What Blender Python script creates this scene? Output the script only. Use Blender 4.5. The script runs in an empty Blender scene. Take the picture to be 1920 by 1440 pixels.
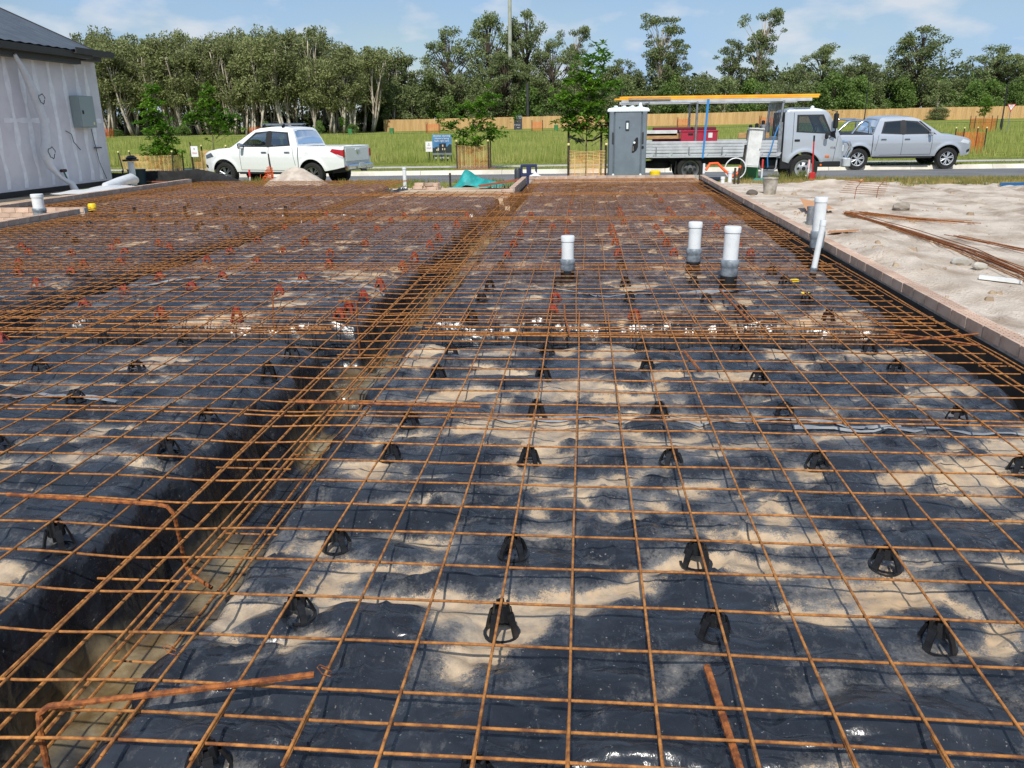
import bpy, math, random
import numpy as np
from mathutils import Vector, Matrix

SC = bpy.context.scene
COL = SC.collection
PI = math.pi
R = math.radians

# ------------------------------------------------------------------ camera
cam = bpy.data.cameras.new('camera'); camo = bpy.data.objects.new('camera', cam); COL.objects.link(camo)
cam.sensor_fit = 'HORIZONTAL'; cam.sensor_width = 36; cam.lens = 28.65; cam.clip_start = .05; cam.clip_end = 3000
PITCH, YAW, ROLL = .307986, .0884286, -.0123409
fw = Vector((-math.sin(YAW)*math.cos(PITCH), math.cos(YAW)*math.cos(PITCH), -math.sin(PITCH)))
rt = Vector((math.cos(YAW), math.sin(YAW), 0)); up = rt.cross(fw)
r2 = rt*math.cos(ROLL)+up*math.sin(ROLL); u2 = up*math.cos(ROLL)-rt*math.sin(ROLL)
M = Matrix((r2, u2, -fw)).transposed().to_4x4(); M.translation = Vector((.016, -2.2085, 1.2946))
camo.matrix_world = M
SC.camera = camo

# ------------------------------------------------------------------ light
SUN_EL, SUN_AZ = R(49), R(4)          # the shadows run away from the camera and a little to the right
SKY_STRENGTH, SUN_STRENGTH, EXPOSURE = .095, 4.3, 0.0
w = bpy.data.worlds.new('World'); SC.world = w; w.use_nodes = True
nt = w.node_tree; nt.nodes.clear()
N = nt.nodes.new; L = nt.links.new
out = N('ShaderNodeOutputWorld'); bg = N('ShaderNodeBackground'); bg.inputs['Strength'].default_value = SKY_STRENGTH
sky = N('ShaderNodeTexSky'); sky.sky_type = 'NISHITA'; sky.sun_disc = False
sky.sun_elevation = SUN_EL; sky.sun_rotation = PI+SUN_AZ; sky.air_density = 1.0; sky.dust_density = .6; sky.ozone_density = 1.6
tc = N('ShaderNodeTexCoord'); sep = N('ShaderNodeSeparateXYZ'); L(tc.outputs['Generated'], sep.inputs[0])
mx = N('ShaderNodeMath'); mx.operation = 'MAXIMUM'; mx.inputs[1].default_value = .04; L(sep.outputs['Z'], mx.inputs[0])
ad = N('ShaderNodeMath'); ad.operation = 'ADD'; ad.inputs[1].default_value = .34; L(mx.outputs[0], ad.inputs[0])
dv = N('ShaderNodeVectorMath'); dv.operation = 'DIVIDE'
cb = N('ShaderNodeCombineXYZ'); L(ad.outputs[0], cb.inputs[0]); L(ad.outputs[0], cb.inputs[1]); cb.inputs[2].default_value = 1
L(tc.outputs['Generated'], dv.inputs[0]); L(cb.outputs[0], dv.inputs[1])
mp = N('ShaderNodeMapping'); mp.inputs['Scale'].default_value = (1.0, 1.0, 0.0); mp.inputs['Location'].default_value = (3.3, 1.7, 0); L(dv.outputs[0], mp.inputs[0])
n1 = N('ShaderNodeTexNoise'); n1.inputs['Scale'].default_value = 1.6; n1.inputs['Detail'].default_value = 7; n1.inputs['Roughness'].default_value = .52; L(mp.outputs[0], n1.inputs['Vector'])
n2 = N('ShaderNodeTexNoise'); n2.inputs['Scale'].default_value = 4.6; n2.inputs['Detail'].default_value = 6; n2.inputs['Roughness'].default_value = .5; L(mp.outputs[0], n2.inputs['Vector'])
rp = N('ShaderNodeValToRGB'); rp.color_ramp.elements[0].position = .30; rp.color_ramp.elements[1].position = .68
rp.color_ramp.elements[0].color = (.05, .05, .05, 1); rp.color_ramp.elements[1].color = (.86, .86, .86, 1); L(n1.outputs['Fac'], rp.inputs[0])
rp2 = N('ShaderNodeValToRGB'); rp2.color_ramp.elements[0].position = .50; rp2.color_ramp.elements[1].position = .68
rp2.color_ramp.elements[0].color = (0, 0, 0, 1); rp2.color_ramp.elements[1].color = (.8, .8, .8, 1); L(n2.outputs['Fac'], rp2.inputs[0])
mixa = N('ShaderNodeMix'); mixa.data_type = 'RGBA'; L(rp.outputs[0], mixa.inputs['Factor']); L(sky.outputs[0], mixa.inputs['A']); mixa.inputs['B'].default_value = (3.9, 6.0, 9.2, 1)
mixb = N('ShaderNodeMix'); mixb.data_type = 'RGBA'; L(rp2.outputs[0], mixb.inputs['Factor']); L(mixa.outputs['Result'], mixb.inputs['A']); mixb.inputs['B'].default_value = (7.6, 8.0, 8.6, 1)
L(mixb.outputs['Result'], bg.inputs['Color']); L(bg.outputs[0], out.inputs[0])
sd = bpy.data.lights.new('sun', 'SUN'); so = bpy.data.objects.new('sun', sd); COL.objects.link(so)
sd.energy = SUN_STRENGTH; sd.angle = R(.5); sd.color = (1, .955, .88)
so.rotation_euler = Vector((math.sin(SUN_AZ)*math.cos(SUN_EL), math.cos(SUN_AZ)*math.cos(SUN_EL), -math.sin(SUN_EL))).to_track_quat('-Z', 'Y').to_euler()
so.location = (-6, -20, 30)
vs = SC.view_settings; vs.view_transform = 'Standard'; vs.look = 'None'; vs.exposure = EXPOSURE; vs.gamma = 1; vs.use_curve_mapping = False
SC.cycles.max_bounces = 5; SC.cycles.diffuse_bounces = 2; SC.cycles.glossy_bounces = 3; SC.cycles.transmission_bounces = 4; SC.cycles.transparent_max_bounces = 8
SC.cycles.caustics_reflective = False; SC.cycles.caustics_refractive = False

# ------------------------------------------------------------------ helpers
def S(r, g, b):
    f = lambda c: (c/255/12.92) if c/255 <= .04045 else ((c/255+.055)/1.055)**2.4
    return (f(r), f(g), f(b))
MATS = {}
def mat(name, c, rough=.6, metal=0., c2=None, scale=8., detail=4, lo=.4, hi=.6, bump=0., bscale=None, spec=.5, coat=0., stretch=None, rnd=0., trans=0., alpha=1.):
    if name in MATS: return MATS[name]
    m = bpy.data.materials.new(name); m.use_nodes = True; t = m.node_tree; n = t.nodes; l = t.links
    b = n['Principled BSDF']; b.inputs['Roughness'].default_value = rough; b.inputs['Metallic'].default_value = metal
    b.inputs['Specular IOR Level'].default_value = spec; b.inputs['Coat Weight'].default_value = coat; b.inputs['Coat Roughness'].default_value = .05
    b.inputs['Base Color'].default_value = (*c, 1)
    src = None
    if c2 or bump:
        co = n.new('ShaderNodeTexCoord'); vec = co.outputs['Object']
        if stretch:
            mpn = n.new('ShaderNodeMapping'); mpn.inputs['Scale'].default_value = stretch; l.new(vec, mpn.inputs[0]); vec = mpn.outputs[0]
    if c2:
        ns = n.new('ShaderNodeTexNoise'); ns.inputs['Scale'].default_value = scale; ns.inputs['Detail'].default_value = detail; ns.inputs['Roughness'].default_value = .6
        l.new(vec, ns.inputs['Vector'])
        mr = n.new('ShaderNodeMapRange'); mr.inputs['From Min'].default_value = lo; mr.inputs['From Max'].default_value = hi; l.new(ns.outputs['Fac'], mr.inputs['Value'])
        mi = n.new('ShaderNodeMix'); mi.data_type = 'RGBA'; mi.inputs['A'].default_value = (*c, 1); mi.inputs['B'].default_value = (*c2, 1)
        l.new(mr.outputs[0], mi.inputs['Factor']); src = mi.outputs['Result']
    if rnd:
        oi = n.new('ShaderNodeObjectInfo'); hs = n.new('ShaderNodeHueSaturation')
        if src: l.new(src, hs.inputs['Color'])
        else: hs.inputs['Color'].default_value = (*c, 1)
        ma = n.new('ShaderNodeMapRange'); ma.inputs['To Min'].default_value = 1-rnd; ma.inputs['To Max'].default_value = 1+rnd; l.new(oi.outputs['Random'], ma.inputs['Value'])
        l.new(ma.outputs[0], hs.inputs['Value']); src = hs.outputs[0]
    if src: l.new(src, b.inputs['Base Color'])
    if bump:
        nb = n.new('ShaderNodeTexNoise'); nb.inputs['Scale'].default_value = bscale or scale*4; nb.inputs['Detail'].default_value = 5; l.new(vec, nb.inputs['Vector'])
        bn = n.new('ShaderNodeBump'); bn.inputs['Strength'].default_value = 1; bn.inputs['Distance'].default_value = bump; l.new(nb.outputs['Fac'], bn.inputs['Height']); l.new(bn.outputs[0], b.inputs['Normal'])
    if trans:
        tr = n.new('ShaderNodeBsdfTranslucent'); ms = n.new('ShaderNodeMixShader'); ms.inputs[0].default_value = trans
        if src: l.new(src, tr.inputs['Color'])
        else: tr.inputs['Color'].default_value = (*c, 1)
        l.new(b.outputs[0], ms.inputs[1]); l.new(tr.outputs[0], ms.inputs[2]); l.new(ms.outputs[0], n['Material Output'].inputs[0])
    if alpha < 1:
        b.inputs['Alpha'].default_value = alpha
    MATS[name] = m; return m

class MB:
    def __init__(s): s.v = []; s.f = []
    def add(s, vs, fs):
        o = len(s.v); s.v += [tuple(v) for v in vs]; s.f += [tuple(i+o for i in f) for f in fs]; return s
    def box(s, c, d, rz=0., mtx=None):
        x, y, z = d[0]/2, d[1]/2, d[2]/2
        vs = [Vector((a, b, e)) for e in (-z, z) for a, b in ((-x, -y), (x, -y), (x, y), (-x, y))]
        if mtx: vs = [mtx @ v for v in vs]
        if rz: m = Matrix.Rotation(rz, 3, 'Z'); vs = [m @ v for v in vs]
        c = Vector(c)
        return s.add([v+c for v in vs], [(3, 2, 1, 0), (4, 5, 6, 7), (0, 1, 5, 4), (1, 2, 6, 5), (2, 3, 7, 6), (3, 0, 4, 7)])
    def bb(s, c, d, bv=.01, rz=0.):       # bevelled box
        x, y, z = d[0]/2, d[1]/2, d[2]/2; bv = min(bv, x*.9, y*.9, z*.9)
        def ring(zz, k): return [(-x+k, -y, zz), (x-k, -y, zz), (x, -y+k, zz), (x, y-k, zz), (x-k, y, zz), (-x+k, y, zz), (-x, y-k, zz), (-x, -y+k, zz)]
        def rin(zz, k):
            kx, ky = (x-k)/x, (y-k)/y
            return [(a*kx, b*ky, zz) for a, b, _ in ring(zz, bv)]
        rs = [rin(-z, bv), ring(-z+bv, bv), ring(z-bv, bv), rin(z, bv)]
        m = Matrix.Rotation(rz, 3, 'Z'); c = Vector(c)
        vs = [m @ Vector(v)+c for r in rs for v in r]
        fs = [tuple(range(7, -1, -1)), tuple(range(24, 32))]
        for k in range(3):
            for i in range(8): fs.append((k*8+i, k*8+(i+1) % 8, k*8+8+(i+1) % 8, k*8+8+i))
        return s.add(vs, fs)
    def tube(s, pts, r, n=6, cap=True, ph=0.):
        pts = [Vector(p) for p in pts]; k = len(pts); rs = r if isinstance(r, (list, tuple)) else [r]*k
        vs = []; fs = []; prev = None
        for i, p in enumerate(pts):
            d = (pts[min(i+1, k-1)]-pts[max(i-1, 0)]).normalized()
            if prev is None: u = d.orthogonal().normalized() if abs(d.z) > .9 else Vector((0, 0, 1)).cross(d).normalized()
            else: u = (prev-d*prev.dot(d)).normalized()
            prev = u; v = d.cross(u)
            for j in range(n):
                a = 2*PI*j/n+ph; vs.append(p+(u*math.cos(a)+v*math.sin(a))*rs[i])
        for i in range(k-1):
            for j in range(n): fs.append((i*n+j, i*n+(j+1) % n, (i+1)*n+(j+1) % n, (i+1)*n+j))
        if cap: fs += [tuple(range(n-1, -1, -1)), tuple(range((k-1)*n, k*n))]
        return s.add(vs, fs)
    def lathe(s, prof, n=16, c=(0, 0, 0), ax='z', cap=True):
        c = Vector(c); vs = []; fs = []; k = len(prof)
        for r, z in prof:
            for j in range(n):
                a = 2*PI*j/n; p = (r*math.cos(a), r*math.sin(a), z)
                if ax == 'y': p = (p[0], p[2], p[1])
                if ax == 'x': p = (p[2], p[0], p[1])
                vs.append(Vector(p)+c)
        for i in range(k-1):
            for j in range(n): fs.append((i*n+j, i*n+(j+1) % n, (i+1)*n+(j+1) % n, (i+1)*n+j))
        if cap: fs += [tuple(range(n-1, -1, -1)), tuple(range((k-1)*n, k*n))]
        return s.add(vs, fs)
    def prism(s, poly, a, b, ax='y'):     # poly in the plane across ax
        k = len(poly)
        def P(p, t): return (p[0], t, p[1]) if ax == 'y' else (t, p[0], p[1]) if ax == 'x' else (p[0], p[1], t)
        vs = [P(p, a) for p in poly]+[P(p, b) for p in poly]
        fs = [tuple(range(k)), tuple(range(2*k-1, k-1, -1))]+[(i, i+k, (i+1) % k+k, (i+1) % k) for i in range(k)]
        return s.add(vs, fs)
    def grid(s, G):
        a, b = len(G), len(G[0])
        return s.add([p for r in G for p in r], [(i*b+j, i*b+j+1, (i+1)*b+j+1, (i+1)*b+j) for i in range(a-1) for j in range(b-1)])
    def mesh(s, name='m', smooth=False):
        me = bpy.data.meshes.new(name); me.from_pydata(s.v, [], s.f); me.update()
        if smooth: me.shade_smooth() if hasattr(me, 'shade_smooth') else me.polygons.foreach_set('use_smooth', [True]*len(me.polygons))
        return me
    def build(s, name, m, parent=None, smooth=False, loc=None):
        return ob(name, s.mesh(name, smooth), m, parent, loc)
def ob(name, me, m=None, parent=None, loc=None, rz=None):
    o = bpy.data.objects.new(name, me); COL.objects.link(o)
    if m and not me.materials: me.materials.append(m)
    if parent: o.parent = parent
    if loc is not None: o.location = loc
    if rz: o.rotation_euler.z = rz
    return o
def recalc(me):
    import bmesh
    b = bmesh.new(); b.from_mesh(me); bmesh.ops.recalc_face_normals(b, faces=b.faces); b.to_mesh(me); b.free()
def tag(o, label=None, cat=None, group=None, kind=None):
    if label: o['label'] = label
    if cat: o['category'] = cat
    if group: o['group'] = group
    if kind: o['kind'] = kind
    return o
def thing(name, label, cat, loc=(0, 0, 0), rz=0., group=None):
    o = bpy.data.objects.new(name, None); COL.objects.link(o); o.empty_display_size = .2; o.location = loc; o.rotation_euler.z = rz
    return tag(o, label, cat, group)
def copy_tree(o, parent=None):
    c = o.copy(); COL.objects.link(c); c.parent = parent
    for ch in o.children: copy_tree(ch, c)
    return c
def smooth(o, ang=40):
    me = o.data
    me.polygons.foreach_set('use_smooth', [True]*len(me.polygons))
    try: me.set_sharp_from_angle(angle=R(ang))
    except Exception: pass
    return o
def np_mesh(name, V, F, sm=False):
    V = np.asarray(V, np.float32); F = np.asarray(F, np.int32); k = F.shape[1]
    me = bpy.data.meshes.new(name); me.vertices.add(len(V)); me.vertices.foreach_set('co', V.ravel())
    me.loops.add(F.size); me.loops.foreach_set('vertex_index', F.ravel()); me.polygons.add(len(F))
    me.polygons.foreach_set('loop_start', np.arange(0, F.size, k, dtype=np.int32))
    try: me.polygons.foreach_set('loop_total', np.full(len(F), k, np.int32))
    except Exception: pass
    if sm: me.polygons.foreach_set('use_smooth', np.ones(len(F), bool))
    me.update(calc_edges=True); me.validate(); return me
def text(body, size, loc, rot, m, parent, name='lettering', align='CENTER', ext=.001):
    c = bpy.data.curves.new(name, 'FONT'); c.body = body; c.size = size; c.align_x = align; c.align_y = 'CENTER'; c.extrude = ext
    o0 = bpy.data.objects.new(name, c); COL.objects.link(o0)
    dg = bpy.context.evaluated_depsgraph_get(); me = bpy.data.meshes.new_from_object(o0.evaluated_get(dg)); bpy.data.objects.remove(o0); bpy.data.curves.remove(c)
    me.materials.clear(); o = ob(name, me, m, parent, loc); o.rotation_euler = rot; return o

_rs = np.random.RandomState(7); _T = _rs.rand(256, 256)
def vn(x, y, s=0):
    x = np.asarray(x, float)+s*17.31; y = np.asarray(y, float)+s*9.77
    xi = np.floor(x).astype(int); yi = np.floor(y).astype(int); fx = x-xi; fy = y-yi
    fx = fx*fx*(3-2*fx); fy = fy*fy*(3-2*fy)
    g = lambda a, b: _T[a & 255, b & 255]
    return (g(xi, yi)*(1-fx)+g(xi+1, yi)*fx)*(1-fy)+(g(xi, yi+1)*(1-fx)+g(xi+1, yi+1)*fx)*fy*1.0
def fbm(x, y, s=0, o=4):
    t = 0; a = .5; f = 1.
    for k in range(o): t = t+a*vn(np.asarray(x)*f, np.asarray(y)*f, s+k*3); a *= .5; f *= 2.03
    return t
def sst(a, b, x):
    t = np.clip((np.asarray(x, float)-a)/(b-a), 0, 1); return t*t*(3-2*t)

# ------------------------------------------------------------------ materials
rust = mat('rust', S(124, 76, 38), .85, c2=S(188, 126, 64), scale=38, detail=7, lo=.36, hi=.62, rnd=.12, bump=.002, bscale=300)
rust_dark = mat('rust_dark', S(110, 60, 30), .88, c2=S(164, 98, 48), scale=40, bump=.0015, bscale=300)
blackp = mat('black_plastic', S(22, 22, 24), .42, c2=S(34, 34, 36), scale=30)
redp = mat('red_plastic', S(142, 52, 38), .55, c2=S(160, 70, 52), scale=30)
pvc = mat('white_pvc', S(226, 230, 232), .35, c2=S(205, 210, 212), scale=9, lo=.45, hi=.8)
tape = mat('grey_tape', S(100, 108, 116), .42, c2=S(136, 145, 153), scale=14, bump=.001, bscale=50)
foam = mat('black_foam', S(20, 21, 23), .6, bump=.001, bscale=90)
brickm = mat('brick', S(186, 156, 136), .9, c2=S(206, 180, 160), scale=6, rnd=.14, bump=.0015, bscale=150)
mortar = mat('mortar', S(196, 186, 172), .95, c2=S(170, 160, 148), scale=20, bump=.003, bscale=120)
concrete = mat('concrete', S(192, 186, 174), .9, c2=S(168, 162, 150), scale=3, bump=.002, bscale=60)
whitecar = mat('white_paint', S(235, 237, 238), .25, coat=.8)
silvercar = mat('silver_paint', S(182, 188, 196), .32, metal=.35, coat=.9)
glass = mat('car_glass', S(24, 30, 32), .04, spec=.8, coat=.3)
chrome = mat('chrome', S(215, 218, 222), .12, metal=1)
alu = mat('aluminium', S(206, 210, 214), .42, metal=.3, c2=S(186, 190, 194), scale=3)
rubber = mat('rubber', S(26, 26, 27), .8, c2=S(38, 37, 36), scale=20)
darkpl = mat('dark_trim', S(24, 25, 27), .55)
redlamp = mat('red_lamp', S(168, 18, 22), .15, coat=.6)
clearlamp = mat('clear_lamp', S(205, 210, 215), .1, coat=.8)
amber = mat('amber_lamp', S(230, 110, 20), .2)
galv = mat('galvanised', S(160, 165, 170), .45, metal=.7, c2=S(135, 140, 145), scale=12)
timber = mat('timber', S(196, 160, 112), .8, c2=S(168, 128, 84), scale=6, stretch=(1, 14, 14))
orangep = mat('orange_mesh', S(232, 104, 42), .6)
tanmesh = mat('faded_orange_mesh', S(224, 190, 128), .6, c2=S(226, 140, 76), scale=3, lo=.5, hi=.7)
stakem = mat('stake', S(70, 60, 52), .85, c2=S(40, 36, 34), scale=12)
capm = mat('yellow_cap', S(240, 226, 160), .5)
whitepl = mat('white_plastic', S(222, 224, 222), .5, c2=S(202, 204, 202), scale=4)

# ------------------------------------------------------------------ terrain
XB0, XBS = 2.455, .0213
def xb(y): return XB0+XBS*y                    # inner face of the right brick edge
def road_far(x): return 28.95+.079*np.clip(x, -14, 22)
def ground_z(x, y):
    x = np.asarray(x, float); y = np.asarray(y, float)
    z = -.14-.13*sst(15.5, 20.8, y)
    rf = road_far(x)
    z = z-.16*sst(21.5, 22.7, y)-.08*sst(22.75, 22.95, y)
    z = z+.21*sst(0, .30, y-rf-.05)
    zf = np.clip(.80+.0088*x, .5, 2.0)
    t = np.clip((y-36)/86., 0, 3)
    z = z+np.where(y > 36, (zf+.30)*np.minimum(t, 1.)+np.maximum(t-1, 0)*.6, 0)
    z = z-.22*sst(-9.9, -10.1, x)*0
    return z
def in_slab(x, y):
    x = np.asarray(x, float); y = np.asarray(y, float)
    a = (x < xb(y)+.03) & (y < 18.82) & (x > np.where(y < 10.9, -8.33, -10.17))
    return a & ~((y > 15.05) & (x > -4.35) & (x < -1.42))
gx = np.unique(np.concatenate([[-2500, -1200, -600, -300, -200, -150], np.arange(-120, -30, 6), np.arange(-30, -11, 1.), [-10.35, -10.18, -10.1], np.arange(-9.5, -8.5, .5), [-8.44, -8.34, -8.26],
      np.arange(-8, -4.5, .5), [-4.46, -4.36, -4.3], np.arange(-4, -1.6, .4), [-1.52, -1.43, -1.36], np.arange(-1, 2.3, .5), [2.3, 2.47, 2.55], np.arange(3, 16, .5), np.arange(16, 40, 2), np.arange(40, 120, 8), [150, 200, 300, 600, 1200, 2500]]))
gy = np.unique(np.concatenate([[-400, -100, -40, -15, -6, -3], np.arange(-2, 10.5, .5), [10.8, 10.88, 10.96], np.arange(11.5, 15, .5), [15.0, 15.1, 15.2], np.arange(15.6, 18.7, .4), [18.78, 18.86], np.arange(19, 33, .25), np.arange(33, 40, 1), np.arange(40, 140, 5), [160, 200, 300, 600, 1500, 3000]]))
GX, GY = np.meshgrid(gx, gy)
sl = (GX > 2.29) & (GX < 2.56)
GX = np.where(sl, GX+XBS*np.clip(GY, -2, 19)+.08, GX)
GZ = ground_z(GX, GY)+.05*(fbm(GX*.3, GY*.3, 5)-.5)*((GY < 20.5) | (GY > 33))
GZ = np.where(in_slab(GX, GY), -.95, GZ)
nx, ny = len(gx), len(gy)
idx = np.arange(nx*ny).reshape(ny, nx)
Fq = np.stack([idx[:-1, :-1], idx[:-1, 1:], idx[1:, 1:], idx[1:, :-1]], -1).reshape(-1, 4)
gme = np_mesh('ground', np.stack([GX, GY, GZ], -1).reshape(-1, 3), Fq)
ga = gme.attributes.new('grass', 'FLOAT', 'POINT')
gr = sst(19.6, 20.6, GY)
gr = np.where((GX < -3.6) & (GY > 18.9), sst(18.9, 19.6, GY)*.8, gr)
ga.data.foreach_set('value', gr.ravel().astype(np.float32))
gm = bpy.data.materials.new('ground'); gm.use_nodes = True
def ground_nodes(m):
    t = m.node_tree; n = t.nodes; l = t.links; b = n['Principled BSDF']; b.inputs['Roughness'].default_value = .95; b.inputs['Specular IOR Level'].default_value = .2
    co = n.new('ShaderNodeTexCoord')
    def noise(s, d=5):
        a = n.new('ShaderNodeTexNoise'); a.inputs['Scale'].default_value = s; a.inputs['Detail'].default_value = d; a.inputs['Roughness'].default_value = .62; l.new(co.outputs['Object'], a.inputs['Vector']); return a.outputs['Fac']
    def mixc(f, a, bb, lo=.4, hi=.6):
        r = n.new('ShaderNodeMapRange'); r.inputs[1].default_value = lo; r.inputs[2].default_value = hi; l.new(f, r.inputs[0])
        x = n.new('ShaderNodeMix'); x.data_type = 'RGBA'; l.new(r.outputs[0], x.inputs['Factor'])
        for k, v in (('A', a), ('B', bb)):
            if isinstance(v, tuple): x.inputs[k].default_value = (*v, 1)
            else: l.new(v, x.inputs[k])
        return x.outputs['Result']
    dirt = mixc(noise(1.3), S(176, 152, 124), S(206, 186, 160))
    dirt = mixc(noise(14), dirt, S(150, 128, 104), .52, .75)
    g = mixc(noise(.12), S(104, 118, 46), S(138, 146, 62))
    g = mixc(noise(1.1), g, S(92, 106, 40), .45, .7)
    g = mixc(noise(6), g, S(168, 160, 92), .55, .8)
    at = n.new('ShaderNodeAttribute'); at.attribute_name = 'grass'
    ad = n.new('ShaderNodeMath'); ad.operation = 'MULTIPLY_ADD'; ad.inputs[1].default_value = .5; l.new(noise(2.2), ad.inputs[0]); l.new(at.outputs['Fac'], ad.inputs[2])
    l.new(mixc(ad.outputs[0], dirt, g, .6, .85), b.inputs['Base Color'])
    bn = n.new('ShaderNodeBump'); bn.inputs['Distance'].default_value = .03; bn.inputs['Strength'].default_value = .8; l.new(noise(18, 6), bn.inputs['Height']); l.new(bn.outputs[0], b.inputs['Normal'])
ground_nodes(gm)
tag(ob('ground', gme, gm), 'flat sandy building lot running into the green grass field', kind='structure')

# sand beside the slab
sx = np.arange(0, 9.6, .07); sy = np.arange(-1.6, 21.0, .09)
SX, SY = np.meshgrid(sx, sy); SXw = SX+xb(np.clip(SY, -2, 19))+.108
_fr = random.Random(17); FOOT = [(_fr.uniform(2.9, 8.5), _fr.uniform(2, 19), _fr.uniform(0, PI)) for _ in range(110)]
def sand_top(x, y):
    z = ground_z(x, y)+.035+.09*(fbm(x*.55, y*.55, 11)-.5)+.07*(fbm(x*2.2, y*2.2, 12)-.45)*sst(.1, .5, x-xb(y))
    z = z+.10*np.exp(-((x-4.9)**2/.5+(y-12.6)**2/.6))*(1+.8*(vn(x*7, y*7, 3)-.5))
    z = z+.10*np.exp(-((x-3.45)**2/.05+(y-8.4)**2/.5))*(.6+.8*vn(x*9, y*9, 4))
    z = z+.09*np.exp(-((x-3.3)**2/.06+(y-6.6)**2/.6))*(.6+.8*vn(x*9, y*9, 4))
    z = z+.13*np.exp(-((x-7.6)**2/.5+(y-10.5)**2/.7))*(.6+.8*vn(x*6, y*6, 8))
    z = z+.16*np.exp(-((x-5.6)**2/1.2+(y-17.0)**2/.35))*(.7+.6*vn(x*4, y*4, 9))
    for fx_, fy_, fa_ in FOOT:
        u = (x-fx_)*math.cos(fa_)+(y-fy_)*math.sin(fa_); v = (y-fy_)*math.cos(fa_)-(x-fx_)*math.sin(fa_); q_ = (u/.15)**2+(v/.06)**2
        z = z-.030*np.exp(-q_**2)+.012*np.exp(-(q_-2.0)**2)
    z = z+.055*(fbm(x*7, y*7, 23, 3)-.42)*sst(1.5, .5, x-xb(y))*sst(.06, .22, x-xb(y))*sst(.35, .6, fbm(x*.9, y*.9, 24))
    for k_ in (0, 1.55):                                    # wheel ruts
        q_ = (x-4.3-k_)-.26*(y-3)-.5*np.sin(y*.22); z = z-.045*np.exp(-(q_/.13)**2)*(1+.25*np.sin(y*38))+.02*np.exp(-((np.abs(q_)-.24)/.07)**2)
    r = fbm(x*5, y*5, 21); z = z+.02*sst(.55, .75, r)
    z = z-.03*sst(.6, .3, np.abs(np.sin((y-x*.4)*.9+fbm(x, y, 2)*3)))*0
    return z
SZ = sand_top(SXw, SY)
SZ = SZ-.2*sst(8.6, 9.5, SX)-.2*sst(20.2, 20.9, SY)-.06*sst(.06, 0, SX)
a, b_ = SX.shape; si = np.arange(a*b_).reshape(a, b_)
Sq = np.stack([si[:-1, :-1], si[:-1, 1:], si[1:, 1:], si[1:, :-1]], -1).reshape(-1, 4)
sandm = mat('sand', S(214, 200, 184), .95, c2=S(166, 148, 130), scale=1.5, detail=14, lo=.42, hi=.64, bump=.03, bscale=45, spec=.2)
tag(ob('sand_ground', np_mesh('sand_ground', np.stack([SXw, SY, SZ], -1).reshape(-1, 3), Sq, True), sandm), 'pale churned sand beside the brick slab edge', kind='structure')
# pebbles and clods on it
rng = np.random.RandomState(5)
mb = MB()
for k in range(520):
    y = rng.uniform(1, 19.5); x = xb(y)+.2+rng.beta(1, 1.6)*6
    r = rng.choice([.012, .02, .035, .06], p=[.5, .3, .15, .05])*rng.uniform(.7, 1.2)
    z = float(sand_top(x, y))
    vs = [Vector((x+r*rng.uniform(.7, 1.2)*math.cos(t), y+r*rng.uniform(.7, 1.2)*math.sin(t), z-.2*r)) for t in np.linspace(0, 2*PI, 6)[:5]]
    vs += [v+Vector((0, 0, r*rng.uniform(.5, 1)))*1.0-(v-Vector((x, y, v.z)))*.35 for v in vs]
    mb.add(vs, [(5, 6, 7, 8, 9)]+[(i, (i+1) % 5, 5+(i+1) % 5, 5+i) for i in range(5)])
tag(mb.build('sand_clods', mat('clod', S(176, 156, 132), .95, c2=S(150, 130, 108), scale=8)), 'loose clods and pebbles scattered over the pale sand', 'clods', kind='stuff')

# ------------------------------------------------------------------ road, kerbs, footpath
asphalt = mat('asphalt', S(118, 118, 118), .9, c2=S(98, 99, 101), scale=.7, detail=8, lo=.35, hi=.65, bump=.004, bscale=90)
rx = np.arange(-140, 161, 5.)
def strip(name, lo, hi, z, m, n=2, **k):
    G = [[(x, lo(x)+(hi(x)-lo(x))*j/n, z(x) if callable(z) else z) for x in rx] for j in range(n+1)]
    return tag(MB().grid([r for r in G]).build(name, m), kind='structure', **k)
strip('road', lambda x: 22.72, lambda x: road_far(x)-.36, -.43, asphalt, label='grey asphalt road where the three vehicles are parked')
def kerb(name, y0, flip, label):
    prof = [(-.36, -.428), (-.02, -.442), (.04, -.33), (.07, -.295), (.22, -.29), (.23, -.55)]
    o = thing(name, label, 'kerb'); o['kind'] = 'structure'
    m0 = mat('kerb_concrete', S(212, 206, 192), .88, c2=S(190, 184, 170), scale=1.2, bump=.002, bscale=50)
    step = 3.0
    for i in range(int((45+35)/step)):
        x0 = -45+i*step; x1 = x0+step-.012
        mbk = MB(); G = []
        for x in (x0, x1):
            yy = float(y0(x)); G.append([(x, yy+(p if not flip else -p), z) for p, z in prof])
        if flip: G = G[::-1]
        mbk.grid(G); mbk.add(G[0], [tuple(range(len(prof)))]); mbk.add(G[1], [tuple(range(len(prof)))[::-1]])
        mbk.build('kerb_section', m0, o)
    return o
kerb('far_kerb', road_far, False, 'pale concrete kerb and gutter along the far side of the road')
strip('footpath', lambda x: road_far(x)+2.0, lambda x: road_far(x)+3.5, lambda x: -.285, concrete, n=1, label='pale concrete footpath beyond the far kerb')
strip('far_path', lambda x: 104+.02*x, lambda x: 105.6+.02*x, lambda x: float(ground_z(x, 105))+.06, concrete, n=1, label='thin pale path crossing the field in front of the fence')

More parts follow.
